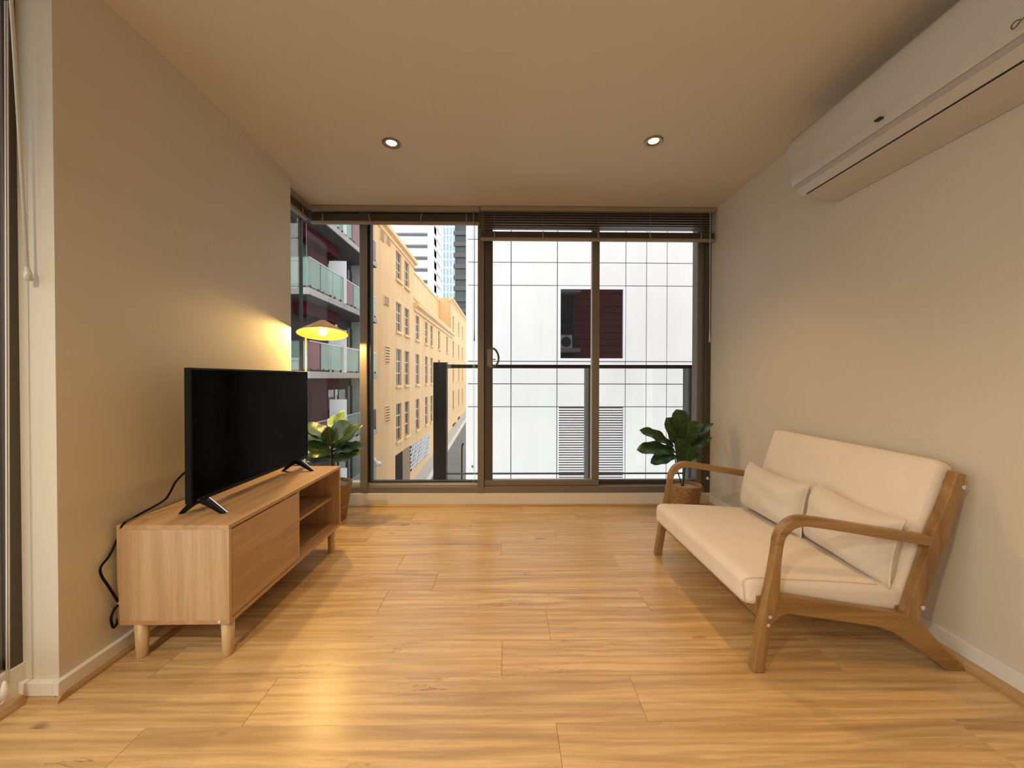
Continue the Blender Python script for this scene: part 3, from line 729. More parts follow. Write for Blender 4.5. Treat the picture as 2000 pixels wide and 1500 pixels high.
# ================================================================= SOFA
sofa = thing('sofa', 'low two seat sofa with golden beech frame and beige linen cushions', 'sofa')
YS0, YS1, TH = 1.345, 2.285, .036
def S(x, y): p = atY(x, y, YS0); return (p.x, p.z)
kpx = YS0 / F
def band(cl, n=5):
    """outline of a bent board: centre line with half widths, read in the plane of the near side frame"""
    P = [Vector((*S(x, y), hw * kpx)) for x, y, hw in cl]
    P = catmull(P, n) if len(P) > 2 else P
    Lp, Rp = [], []
    for i, p in enumerate(P):
        a = P[max(i - 1, 0)]; b = P[min(i + 1, len(P) - 1)]
        t = Vector((b.x - a.x, b.y - a.y)).normalized(); nn = Vector((-t.y, t.x))
        Lp.append((p.x + nn.x * p.z, p.y + nn.y * p.z)); Rp.append((p.x - nn.x * p.z, p.y - nn.y * p.z))
    return Lp, Rp
def board(name, mat, LR, y0, y1, bevel, par=sofa, seg=3):
    Lp, Rp = LR; n = len(Lp)
    vs = [(x, y0, z) for x, z in Lp] + [(x, y0, z) for x, z in Rp] + [(x, y1, z) for x, z in Lp] + [(x, y1, z) for x, z in Rp]
    fs = []
    for i in range(n - 1):
        fs += [(i, i + 1, n + i + 1, n + i), (2 * n + i, 3 * n + i, 3 * n + i + 1, 2 * n + i + 1), (i, 2 * n + i, 2 * n + i + 1, i + 1), (n + i, n + i + 1, 3 * n + i + 1, 3 * n + i)]
    fs += [(0, n, 3 * n, 2 * n), (n - 1, 3 * n - 1, 4 * n - 1, 2 * n - 1)]
    return MB().add(vs, fs).build(name, mat, par, True, bevel, seg, fix=True)
armL = band([(1524, 1068, 7.5), (1528, 1052, 8), (1537, 1037, 9), (1552, 1025, 9.5), (1572, 1020, 9.5), (1600, 1023, 9.5), (1640, 1029, 9.5), (1720, 1042, 9.5), (1790, 1053, 10), (1824, 1059, 9.5)])
legL = band([(1483, 1316, 11), (1490, 1270, 11), (1500, 1215, 11.5), (1509, 1178, 13), (1514, 1150, 11.5), (1518, 1115, 9), (1522, 1085, 7.8), (1525, 1064, 7.5)])
postL = band([(1881, 925, 9), (1868, 968, 11), (1852, 1012, 13), (1838, 1048, 16), (1822, 1095, 13.5), (1804, 1145, 13.5), (1787, 1200, 13.5), (1784, 1212, 13)])
railP = [S(*p) for p in ((1500, 1166), (1531, 1165), (1640, 1182), (1774, 1202), (1790, 1222), (1745, 1236), (1715, 1225), (1640, 1214), (1540, 1200), (1524, 1206), (1508, 1222))]
legR = [S(*p) for p in ((1774, 1201), (1789, 1207), (1801, 1216), (1846, 1266), (1890, 1311), (1886, 1315.5), (1857, 1316), (1824, 1290), (1792, 1267), (1765, 1248), (1742, 1234), (1722, 1226))]
for yy in (YS0, YS1 - TH):
    board('armrest', m_sofa_w, armL, yy, yy + TH, .009)
    board('leg', m_sofa_wz, legL, yy + .0003, yy + TH - .0003, .008)
    board('back_post', m_sofa_wz, postL, yy + .0005, yy + TH - .0005, .009)
    MB().prism(railP, 'y', yy + .002, yy + TH - .002).build('side_rail', m_sofa_w, sofa, False, .003, fix=True)
    MB().prism(legR, 'y', yy + .0012, yy + TH - .0012).build('leg', m_sofa_w, sofa, False, .003, fix=True)
    near = yy < 1.5
    ys = yy - .0005 if near else yy + TH + .0005; sg = 1 if near else -1
    for bx, by in ((1503.5, 1205), (1500, 1221)):
        X_, Z_ = S(bx, by)
        MB().lathe([(.0065, 0), (.0065, .0025), (.0035, .0035), (.003, .001), (0, .001)], (X_, ys, Z_), 14, Matrix.Rotation(math.radians(90 * sg), 4, 'X')).build('bolt', m_silver, sofa)
    for bx, by in ((1881.5, 951.5), (1801.5, 1186.5)):
        X_, Z_ = S(bx, by)
        MB().lathe([(.008, 0), (.008, .003), (.004, .004), (.0035, .001), (0, .001)], (X_, ys, Z_), 14, Matrix.Rotation(math.radians(90 * sg), 4, 'X')).build('bolt', m_silver, sofa)
# cross rails under and behind the cushions
x0, z0 = S(1490, 1200)
box('front_rail', m_sofa_w, x0, x0 + .024, YS0 + TH, YS1 - TH, z0 - .03, z0 + .045, sofa, .004)
x0, z0 = S(1775, 1200)
box('rear_rail', m_sofa_w, x0 - .012, x0 + .012, YS0 + TH, YS1 - TH, z0 - .03, z0 + .01, sofa, .003)
x0, z0 = S(1870, 960)
box('top_rail', m_sofa_w, x0 - .010, x0 + .014, YS0 + TH, YS1 - TH, z0 - .03, z0 + .03, sofa, .004)
# seat cushion
yc0, yc1 = YS0 + TH + .004, YS1 - TH - .004
def SC_(x, y): p = atY(x, y, yc0); return Vector((p.x, 0, p.z))
fb, rb = SC_(1459, 1187), SC_(1772, 1203)
ft = SC_(1456, 1122)
axx = (rb - fb).normalized(); azz = Vector((-axx.z, 0, axx.x)); ayy = Vector((0, 1, 0))
TT = .112; LL = (rb - fb).length + .03
cen = fb + axx * (LL / 2 - .012) + azz * (TT / 2) + ayy * ((yc0 + yc1) / 2)
seat = softbox('seat_cushion', m_linen, cen, axx, ayy, azz, LL, yc1 - yc0, TT, .034, sofa, crown=.018, n=26)
def piping(par, o, ax, ay, az, L_, W_, T_, sy, mat, r=.0016, cr=.03):
    h, k = L_ / 2 - cr * .29, T_ / 2 - cr * .29
    pts = [(-h, -k + .01), (-L_ / 2 + .002, 0), (-h, k), (-h * .5, k + .004), (0, k + .006), (h * .6, k + .003)]
    P = [Vector(o) + ax * a + az * b + ay * (sy * (W_ / 2 - .010)) for a, b in pts]
    MB().tube(catmull(P, 5), r, 6).build('piping', mat, par, True)
piping(sofa, cen, axx, ayy, azz, LL, yc1 - yc0, TT, -1, m_seam)
# backrest
bt, bb = SC_(1868, 908), SC_(1772, 1196)
up = (bt - bb).normalized(); nf = Vector((-up.z, 0, up.x))   # nf points to the front
TB = .082; LB = (bt - bb).length
cenb = (bt + bb) / 2 + nf * (TB / 2 - .012) + ayy * ((yc0 + yc1) / 2)
cenb = cenb + ayy * .011
back = softbox('back_cushion', m_linen, cenb, up, ayy, nf, LB, yc1 - yc0 + .022, TB, .032, sofa, crown=.014, n=26)
# scatter pillows
def pillow(label, yc, half_l, half_h, base, lean, thick, seed, tilt=0.0):
    rnd = random.Random(seed)
    pl_ = thing('scatter_pillow', label, 'pillow', 'lumbar pillows on the sofa')
    ux = Vector((0, -math.cos(tilt), -math.sin(tilt))); uz0 = Vector((math.sin(lean), 0, math.cos(lean)))
    uz = (uz0 - ux * uz0.dot(ux)).normalized(); un = uz.cross(ux).normalized()
    if un.x > 0: un = -un
    nu, nv = 30, 20
    o_ = Vector(base) + uz * half_h
    ph = [rnd.uniform(0, 6) for _ in range(6)]
    vs = []; fs = []
    for side in (1, -1):
        for i in range(nu + 1):
            for j in range(nv + 1):
                u = i / nu * 2 - 1; v = j / nv * 2 - 1
                pu = u * (1 - .07 * (1 - v * v)); pv = v * (1 - .15 * (1 - u * u) * (1 if v > 0 else .25))
                body = (max(0, 1 - u ** 4) ** .6) * (max(0, 1 - v ** 4) ** .6)
                wr = .0055 * math.sin(5 * u + 3 * v + ph[0]) * math.sin(4 * v - 2 * u + ph[1]) + .004 * math.sin(11 * u - 6 * v + ph[2]) * (abs(u) ** 2)
                t = side * (thick / 2 * body + .0012) + wr * (1 - max(abs(u), abs(v)) ** 6)
                vs.append(o_ + ux * (pu * half_l) + uz * (pv * half_h) + un * t)
    n1 = (nu + 1) * (nv + 1)
    for i in range(nu):
        for j in range(nv):
            a = i * (nv + 1) + j
            fs.append((a, a + nv + 1, a + nv + 2, a + 1)); fs.append((n1 + a, n1 + a + 1, n1 + a + nv + 2, n1 + a + nv + 1))
    per = [(i, 0) for i in range(nu)] + [(nu, j) for j in range(nv)] + [(nu - i, nv) for i in range(nu)] + [(0, nv - j) for j in range(nv)]
    ids = [i * (nv + 1) + j for i, j in per]
    for a, b in zip(ids, ids[1:] + ids[:1]): fs.append((a, b, n1 + b, n1 + a))
    MB().add(vs, fs).build('cover', m_linen2, pl_, True, fix=True)
    edge = [(Vector(vs[i]) + Vector(vs[n1 + i])) / 2 for i in ids]
    MB().tube(edge + [edge[0]], .0032, 6, False).build('piping', m_linen2, pl_, True)
seat_z = .335
pA = atY(1453, 990, 2.20); pB = atY(1744, 1152, 1.405)
pillow('oatmeal lumbar pillow propped at the window end of the sofa', 1.985, .222, .125, (1.375, 1.985, .315), .12, .15, 3, .03)
pillow('oatmeal lumbar pillow propped at the near end under the armrest', 1.575, .20, .128, (1.40, 1.575, .300), .14, .16, 8, .07)

# ================================================================= AIR CONDITIONER
ac = thing('air_conditioner', 'long white split system air conditioner high on the sofa wall', 'air conditioner')
YA1 = atX(1637, 393, XR).y; YA0 = YA1 - .98
def Ap(x, y): p = atY(x, y, YA1); return (p.x, p.z)
cv = [Ap(*p) for p in ((1631, 392), (1606, 389), (1567, 384), (1552, 371), (1545, 355), (1540.5, 325), (1539, 297), (1542, 284), (1549, 274), (1562, 265.5))]
zt_ = cv[-1][1]
prof = cv + [(cv[-1][0] + .04, zt_ + .006), (XR - .002, zt_ + .008), (XR - .002, cv[0][1])]
MB().prism(prof, 'y', YA0, YA1).build('body', m_acw, ac, False, .004, 3, fix=True)
# front cover, proud of the body, ending above the grey strip
fp = [Ap(*p) for p in ((1549, 366), (1545, 352), (1540.5, 325), (1539, 297), (1542, 284), (1549, 274), (1562, 265.5))]
outer = [(x - .006, z + .001) for x, z in fp]
MB().prism(fp + outer[::-1], 'y', YA0 + .002, YA1 - .002).build('front_panel', m_acw, ac, True, .0015, fix=True)
g0, g1 = Ap(1549.5, 367), Ap(1553, 372.5)
MB().prism([(g0[0] - .002, g0[1]), (g1[0] - .002, g1[1]), (g1[0] + .01, g1[1] + .004), (g0[0] + .01, g0[1] + .004)], 'y', YA0, YA1 - .003).build('trim_strip', m_acg, ac)
s0, s1 = Ap(1567, 384), Ap(1606, 389)
MB().prism([(s0[0] - .002, s0[1] - .0006), (s0[0] + .004, s0[1] - .002), (s0[0] + .004, s0[1] + .004), (s0[0] - .002, s0[1] + .004)], 'y', YA0 + .02, YA1 - .03).build('outlet_slot', m_acdk, ac)
MB().prism([(s0[0] + .004, s0[1] - .003), (s1[0], s1[1] - .004), (s1[0], s1[1] + .002), (s0[0] + .004, s0[1] + .003)], 'y', YA0 + .02, YA1 - .03).build('flap', m_acw, ac, False, .001)
MB().prism([(s1[0], s1[1] - .005), (XR - .004, cv[0][1] - .006), (XR - .004, cv[0][1]), (s1[0], s1[1])], 'y', YA0 + .01, YA1 - .012).build('rear_tray', m_acw, ac, False, .001)
xf = outer[2][0] + .0
def onface(x, y, d=.0016): p = atX(x, y, xf - .001); return p
p0 = onface(1714, 233)
MB().box(xf - .0045, xf + .012, p0.y - .012, p0.y + .012, p0.z - .003, p0.z + .003).build('sensor_window', m_acdk, ac, bevel=.001)
# looped script mark, only its first stroke is in the picture
q0 = onface(1990, 45); cyy, czz = q0.y, q0.z
mk = [(cyy - .004, czz + .006), (cyy + .006, czz + .010), (cyy + .014, czz + .004), (cyy + .012, czz - .006), (cyy + .003, czz - .006), (cyy - .008, czz + .002), (cyy - .03, czz + .008)]
MB().tube(catmull([(xf - .0035, a, b) for a, b in mk], 6), .0016, 6).build('script_mark', m_dkgrey, ac, True)

# ================================================================= OWN BALCONY
YV = 4.2
blc = struct(box('floor_balcony', m_concrete, -.85, 2.65, 3.301, 4.32, -.30, -.13), 'concrete balcony floor outside the sliding door', 'floor')
rl = thing('balcony_railing', 'dark metal and glass balcony railing outside the sliding door', 'railing')
def RX(x): return atY(x, 735, YV).x
zt0, zt1 = atY(1100, 719.5, YV).z, atY(1100, 712.5, YV).z
box('top_rail', m_black, RX(872), 2.62, YV - .03, YV + .03, zt0, zt1, rl, .004)
zl = atY(1100, 924.5, YV).z
box('bottom_rail', m_dkgrey, RX(872), 2.62, YV - .012, YV + .012, zl - .009, zl + .007, rl, .002)
ep = box('end_post', m_black, RX(848), RX(873), YV - .06, YV + .06, -.13, atY(860, 708, YV).z, rl, .004)
box('joint_plate', m_lightgrey, RX(873.5), RX(882), YV - .031, YV + .031, zt0 - .002, zt1 + .002, rl, .002)
for a, b in ((1142, 1157.5), (1336, 1353)):
    box('post', m_dkgrey, RX(a), RX(b), YV - .05, YV + .03, -.13, zt0, rl, .003)
    box('post_face', m_lightgrey, RX(a) - .001, RX(a) + .03, YV - .052, YV - .045, -.12, zt0, rl, .001)
for a, b in ((874, 1141), (1158, 1335), (1354, 1440)):
    box('pane', m_glass, RX(a), RX(b), YV + .032, YV + .040, zl, zt0, rl)

# ================================================================= WHITE PANEL BUILDING
YWB = 10.0
wb = thing('white_building', 'white panel clad building facing the balcony across the lane', 'building')
def WX(x): return atY(x, 735, YWB).x
def WZ(y): return atY(1150, y, YWB).z
colx = [910, 998, 1088, 1221.5, 1262, 1302]
cs = [WX(x) for x in colx]; wN, wW, wS = cs[1] - cs[0], cs[3] - cs[2], cs[4] - cs[3]
for w_ in (wN, wN, wW, wS, wS, wN, wN): cs.append(cs[-1] + w_)
zb = [WZ(y) for y in (558, 706, 750, 794.5)]
FH = zb[0] - zb[3]; hs = [zb[0] - zb[1], zb[1] - zb[2], zb[2] - zb[3]]
rows = []
z = zb[0] + 2 * FH
for fl in range(5):
    for h_, kd in zip(hs, ('L', 'S', 'S')):
        rows.append((z - h_, z, kd, fl)); z -= h_
Zlow = rows[-1][0]
box('core', m_joint, cs[0] + .01, cs[-1] - .01, YWB + .05, YWB + 14, Zlow - 3, rows[0][1] + 1, wb)
# the return wall toward the lane
for k in range(7):
    box('panel', m_white, cs[0], cs[0] + .05, YWB + .002 + k * 2.0, YWB + 1.985 + k * 2.0, Zlow - 3, rows[0][1] + 1, wb, .004)
g = .011
for ci, (xa, xb) in enumerate(zip(cs, cs[1:])):
    for (z0, z1, kd, fl) in rows:
        if ci in (2, 7) and kd == 'L' and fl == 2:      # window
            wn = thing('dummy', None, None) if False else None
            fx0, fx1, fz0, fz1 = xa + g, xb - g, z0 + g, z1 - g
            if ci == 2: ix0, ix1, iz0, iz1 = WX(1094.5), WX(1216.5), WZ(700), WZ(565)
            else: ix0, ix1, iz0, iz1 = xa + .09, xb - .07, z0 + .09, z1 - .09
            fo = MB().box(fx0, ix0, YWB - .012, YWB + .08, fz0, fz1).box(ix1, fx1, YWB - .012, YWB + .08, fz0, fz1).box(ix0, ix1, YWB - .012, YWB + .08, fz0, iz0).box(ix0, ix1, YWB - .012, YWB + .08, iz1, fz1).build('window_frame', m_extwhite, wb)
            box('pane', m_dkglass, ix0 - .01, ix1 + .01, YWB + .035, YWB + .048, iz0 - .01, iz1 + .01, fo)
            continue
        if ci in (2, 7) and kd == 'L' and fl == 3:      # louvre
            lf = MB().box(xa + g, xa + .05, YWB - .004, YWB + .05, z0 + g, z1 - g).box(xb - .05, xb - g, YWB - .004, YWB + .05, z0 + g, z1 - g).build('louvre_frame', m_extwhite, wb)
            n = 30; st = (z1 - z0 - 2 * g) / n; me = None
            for k in range(n):
                zz = z0 + g + k * st
                if me is None:
                    q = MB().prism([(YWB - .002, 0), (YWB + .045, st * .75), (YWB + .048, st * .75), (YWB + .004, -.0)], 'x', xa + .05, xb - .05)
                    q = MB().prism([(YWB - .002, .0), (YWB + .001, -.003), (YWB + .030, st * .42), (YWB + .027, st * .46)], 'x', xa + .05, xb - .05)
                    o_ = q.build('louvre_slat', m_extwhite, lf); me = o_.data
                else:
                    o_ = bpy.data.objects.new('louvre_slat', me); COL.objects.link(o_); o_.parent = lf
                o_.location = (0, 0, zz)
            continue
        box('panel', m_white, xa + g, xb - g, YWB + random.uniform(-.003, .003), YWB + .05, z0 + g, z1 - g, wb)

# ================================================================= MAROON CLAD WALL BESIDE THE BALCONY
mw = thing('clad_facade', 'maroon board clad apartment wall mirrored in the dark window across the lane', 'wall')
bh = .285
zz = -.10; k = 0
meb = None
while zz < 7.5:
    if meb is None:
        o_ = MB().prism([(3.421, 0), (3.421, bh - .02), (3.440, bh - .02), (3.458, .0)], 'x', 2.98, 7.5).build('board', m_board, mw); meb = o_.data
    else:
        o_ = bpy.data.objects.new('board', meb); COL.objects.link(o_); o_.parent = mw
    o_.location = (0, 0, zz); zz += bh
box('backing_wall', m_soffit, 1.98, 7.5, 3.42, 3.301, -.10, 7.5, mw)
box('corner_post', m_dkgrey, 2.86, 2.98, 3.421, 3.48, -.10, 7.5, mw)
for zf in (2.15, 4.65):
    box('ledge', m_concrete, 1.98, 3.1, 3.42, 4.0, zf, zf + .16, mw)
    box('rail', m_dkgrey, 1.98, 3.1, 3.96, 4.0, zf + 1.1, zf + 1.14, mw)
    for xx in (2.0, 2.5, 3.06): box('baluster', m_dkgrey, xx, xx + .03, 3.96, 3.99, zf + .16, zf + 1.1, mw)
    box('pane', m_aptgl, 2.05, 2.86, 3.43, 3.45, zf + .16, zf + 2.2, mw)
cu = thing('condenser_unit', 'air conditioning condenser on the ledge mirrored in the dark window', 'air conditioner')
box('case', m_extwhite, 2.05, 2.78, 3.55, 3.85, 2.31, 2.88, cu, .02)
MB().lathe([(.0, 0), (.20, 0), (.215, .01), (.20, .02), (0, .02)], (2.52, 3.845, 2.58), 28, Matrix.Rotation(math.radians(-90), 4, 'X')).build('fan_grille', m_dkgrey, cu)

# ================================================================= LANE
gx = -5.9
ga, gb = atX(838, 933, gx), atX(910, 819, gx)
sl = (gb.z - ga.z) / (gb.y - ga.y)
def GZ(y): return ga.z + (y - ga.y) * sl
def strip(name, mat, x0, x1, dz, y0=4.5, y1=120, th=.4):
    return MB().add([(x0, y0, GZ(y0) + dz), (x1, y0, GZ(y0) + dz), (x1, y1, GZ(y1) + dz), (x0, y1, GZ(y1) + dz),
                     (x0, y0, GZ(y0) + dz - th), (x1, y0, GZ(y0) + dz - th), (x1, y1, GZ(y1) + dz - th), (x0, y1, GZ(y1) + dz - th)],
                    [(0,1,2,3),(4,7,6,5),(0,4,5,1),(1,5,6,2),(2,6,7,3),(3,7,4,0)]).build(name, mat)
struct(strip('road', m_road, gx + .16, 24, -.12, -18), 'grey asphalt lane between the buildings', 'road')
struct(strip('footpath', m_path, -40, gx - .14, 0, -18), 'concrete footpath along the tan building', 'footpath')
struct(strip('kerb', m_kerb, gx - .14, gx + .16, .01, -18), 'pale stone kerb along the lane', 'kerb')
bp = thing('bollard_post', 'black hooked post standing on the lane by the white building', 'post')
b0 = atY(902, 915, 24.0); zg = GZ(24.0) - .12
b0.z = zg; hp = atY(906, 868, 24.0)
MB().tube(catmull([(b0.x, 24, zg), (b0.x, 24, zg + (hp.z - zg) * .6), (b0.x + .02, 24, hp.z - .1), (b0.x + .12, 24, hp.z)]), .045, 8).build('pole', m_black, bp, True)
MB().lathe([(.28, 0), (.24, .2), (.10, .9), (.05, 1.1)], (b0.x, 24, zg), 12).build('base', m_black, bp, True)

# ================================================================= TAN BUILDING
XT = -7.0
YAF = atX(737, 640, -6.6).y       # far end of the apartment building
tb = thing('tan_building', 'long tan rendered building with rows of tall windows along the lane', 'building')
colpx = [779, 794.8, 815.6, 832.9, 843, 857.6, 873.4, 885.5, 896, 903.2]
ycs = [atX(x, 700, XT).y for x in colpx]
hw = [.62, .60, .62, .55, .55, .55, .55, .6, .6, .6]
rws = [(atX(779, a, XT).z, atX(779, b, XT).z) for a, b in ((494, 548), (592, 648), (682, 752.5), (788, 859))]
YT0, YT1, YT2, YT3 = YAF + .02, atX(808, 560, XT).y, atX(880.5, 620, XT).y, 72.0
Hn, Hm, Hf = atX(753.6, 441, XT).z, atX(804, 577, XT).z, atX(880, 580, XT).z
Zg = GZ(YT0) - 1.5
wallb = MB()
def facade(y0, y1, ztop, cols, nrows):
    """wall with real openings: piers between the window columns, spandrels above and below"""
    cur = y0
    for c in cols:
        a, b = ycs[c] - hw[c], ycs[c] + hw[c]
        wallb.box(XT - .4, XT, cur, a, Zg, ztop); cur = b
        zc = ztop
        for (zt1_, zb1_) in nrows:
            wallb.box(XT - .4, XT, a, b, zt1_, zc); zc = zb1_
        wallb.box(XT - .4, XT, a, b, Zg, zc)
    wallb.box(XT - .4, XT, cur, y1, Zg, ztop)
facade(YT0, YT1, Hn, [0, 1], rws)
facade(YT1, YT2, Hm, [2, 3, 4, 5, 6], rws[1:])
facade(YT2, YT3, Hf, [7, 8, 9], rws)
wallb.box(-16, XT - .4, YT0, YT1, Zg, Hn - .05).box(-16, XT - .4, YT1, YT2, Zg, Hm - .05).box(-16, XT - .4, YT2, YT3, Zg, Hf - .05)
wallb.build('wall', m_tan, tb)
# set back top storey, cornices and parapet mouldings
Hs = atX(850, 581, XT - 1.5).z
box('upper_storey', m_tan, -16, XT - 1.5, YT1, YT2, Hm - .2, Hs, tb)
box('parapet_cap', m_tan2, -16, XT - 1.42, YT1, YT2, Hs, Hs + .2, tb)
for (ya_, yb_, zz, nm) in ((YT0, YT1 + .25, Hn, 'cornice'), (YT2 - .1, YT3, Hf, 'cornice')):
    MB().prism([(XT - .3, zz - .5), (XT + .06, zz - .5), (XT + .08, zz - .32), (XT + .26, zz - .22), (XT + .28, zz), (XT - .3, zz)], 'y', ya_, yb_).build(nm, m_tan2, tb)
MB().prism([(XT - .3, Hm - 1.0), (XT + .10, Hm - 1.0), (XT + .12, Hm - .78), (XT + .36, Hm - .62), (XT + .36, Hm - .42), (XT - .3, Hm - .36)], 'y', YT1, YT2 + 1.2).build('cornice', m_tan2, tb)
MB().box(XT - .3, XT + .10, YT1, YT2, Hm - .14, Hm).build('parapet_cap', m_tan2, tb)
# windows
def twin(yc, w_, z1, z0):
    a, b = yc - w_, yc + w_
    p = box('window', m_tanpane, XT - .16, XT - .12, a, b, z0, z1, tb)
    m_ = MB(); h_ = z1 - z0
    m_.box(XT - .12, XT - .09, a, a + .07, z0, z1).box(XT - .12, XT - .09, b - .07, b, z0, z1).box(XT - .12, XT - .10, yc - .03, yc + .03, z0, z1)
    for k in range(4): m_.box(XT - .12, XT - .085, a, b, z0 + h_ * k / 3 - .035, z0 + h_ * k / 3 + .035)
    m_.build('window_frame', m_winfr, p)
    box('sill', m_tan2, XT - .1, XT + .12, a - .1, b + .1, z0 - .16, z0, tb)
for c in range(10):
    rr = rws if c in (0, 1, 7, 8, 9) else rws[1:]
    for z1, z0 in rr: twin(ycs[c], hw[c], z1, z0)
# wall vents
for x, y, w_, h_ in ((745.5, 461, 4, 9), (757.5, 469, 4, 9), (754, 588, 5, 9), (756, 693, 4, 17), (756, 808, 4, 16)):
    p = atX(x, y, XT); t_ = atX(x, y - h_ , XT); dy = (atX(x + w_, y, XT).y - p.y)
    hz = t_.z - p.z
    fr_ = box('vent', m_tan2, XT, XT + .04, p.y - dy, p.y + dy, p.z - hz, p.z + hz, tb)
    for k in range(6): box('vent_slat', m_joint, XT + .03, XT + .055, p.y - dy * .85, p.y + dy * .85, p.z - hz + (2 * hz) * (k + .3) / 6, p.z - hz + (2 * hz) * (k + .62) / 6, fr_)
# ground floor: doorway, its shaded depth painted as a dark sheet, and diamond lattice
d0, d1 = atX(772, 900, XT).y, atX(800, 900, XT).y
dz = atX(772, 898, XT).z
db = box('doorway', m_dkopen, XT - .02, XT + .012, d0, d1, GZ(d0) - 1, dz + .25, tb)
box('door_leaf', m_browndoor, XT + .01, XT + .03, d0 + (d1 - d0) * .45, d1, GZ(d0) - 1, dz + .25, db)
l0, l1 = atX(801, 900, XT).y, atX(838, 880, XT).y
lz0, lz1 = atX(801, 921, XT).z, atX(801, 872, XT).z
ls = box('lattice_screen', m_dkopen, XT, XT + .02, l0, l1, lz0, lz1, tb)
lat = MB(); st = .55
nn = int((l1 - l0 + lz1 - lz0) / st) + 1
for k in range(nn):
    for sg in (1, -1):
        # diagonal slats clipped to the screen
        pts = []
        c0 = l0 - (lz1 - lz0) + k * st
        a0, a1 = (c0, c0 + (lz1 - lz0))
        t0 = max(0, (l0 - a0) / (a1 - a0)); t1 = min(1, (l1 - a0) / (a1 - a0))
        if t1 <= t0: continue
        ya_, yb_ = a0 + t0 * (a1 - a0), a0 + t1 * (a1 - a0)
        za_, zb_ = (lz0 + t0 * (lz1 - lz0), lz0 + t1 * (lz1 - lz0)) if sg > 0 else (lz1 - t0 * (lz1 - lz0), lz1 - t1 * (lz1 - lz0))
        lat.tube([(XT + .035, ya_, za_), (XT + .035, yb_, zb_)], .065, 4)
o_ = lat.build('lattice_slats', m_extwhite, ls); o_['kind'] = 'stuff'
for x0_, x1_, y_ in ((884, 890, 838), (894, 898, 825)):
    a, b = atX(x0_, y_, XT).y, atX(x1_, y_, XT).y
    box('doorway', m_dkopen, XT - .02, XT + .02, a, b, GZ(a), atX(x0_, y_ - 9, XT).z, tb)
# security camera on the wall
sc2 = thing('security_camera', 'white security camera on the tan wall near street level', 'camera')
p = atX(734.5, 906, XT + .3)
MB().tube([(XT, p.y - .05, p.z + .25), (XT + .25, p.y - .02, p.z + .25), (XT + .3, p.y, p.z)], .07, 8).build('bracket', m_extwhite, sc2, True)
MB().tube([(XT + .3, p.y, p.z + .03), (XT + .36, p.y + .35, p.z - .08)], .12, 10).build('housing', m_extwhite, sc2, True)

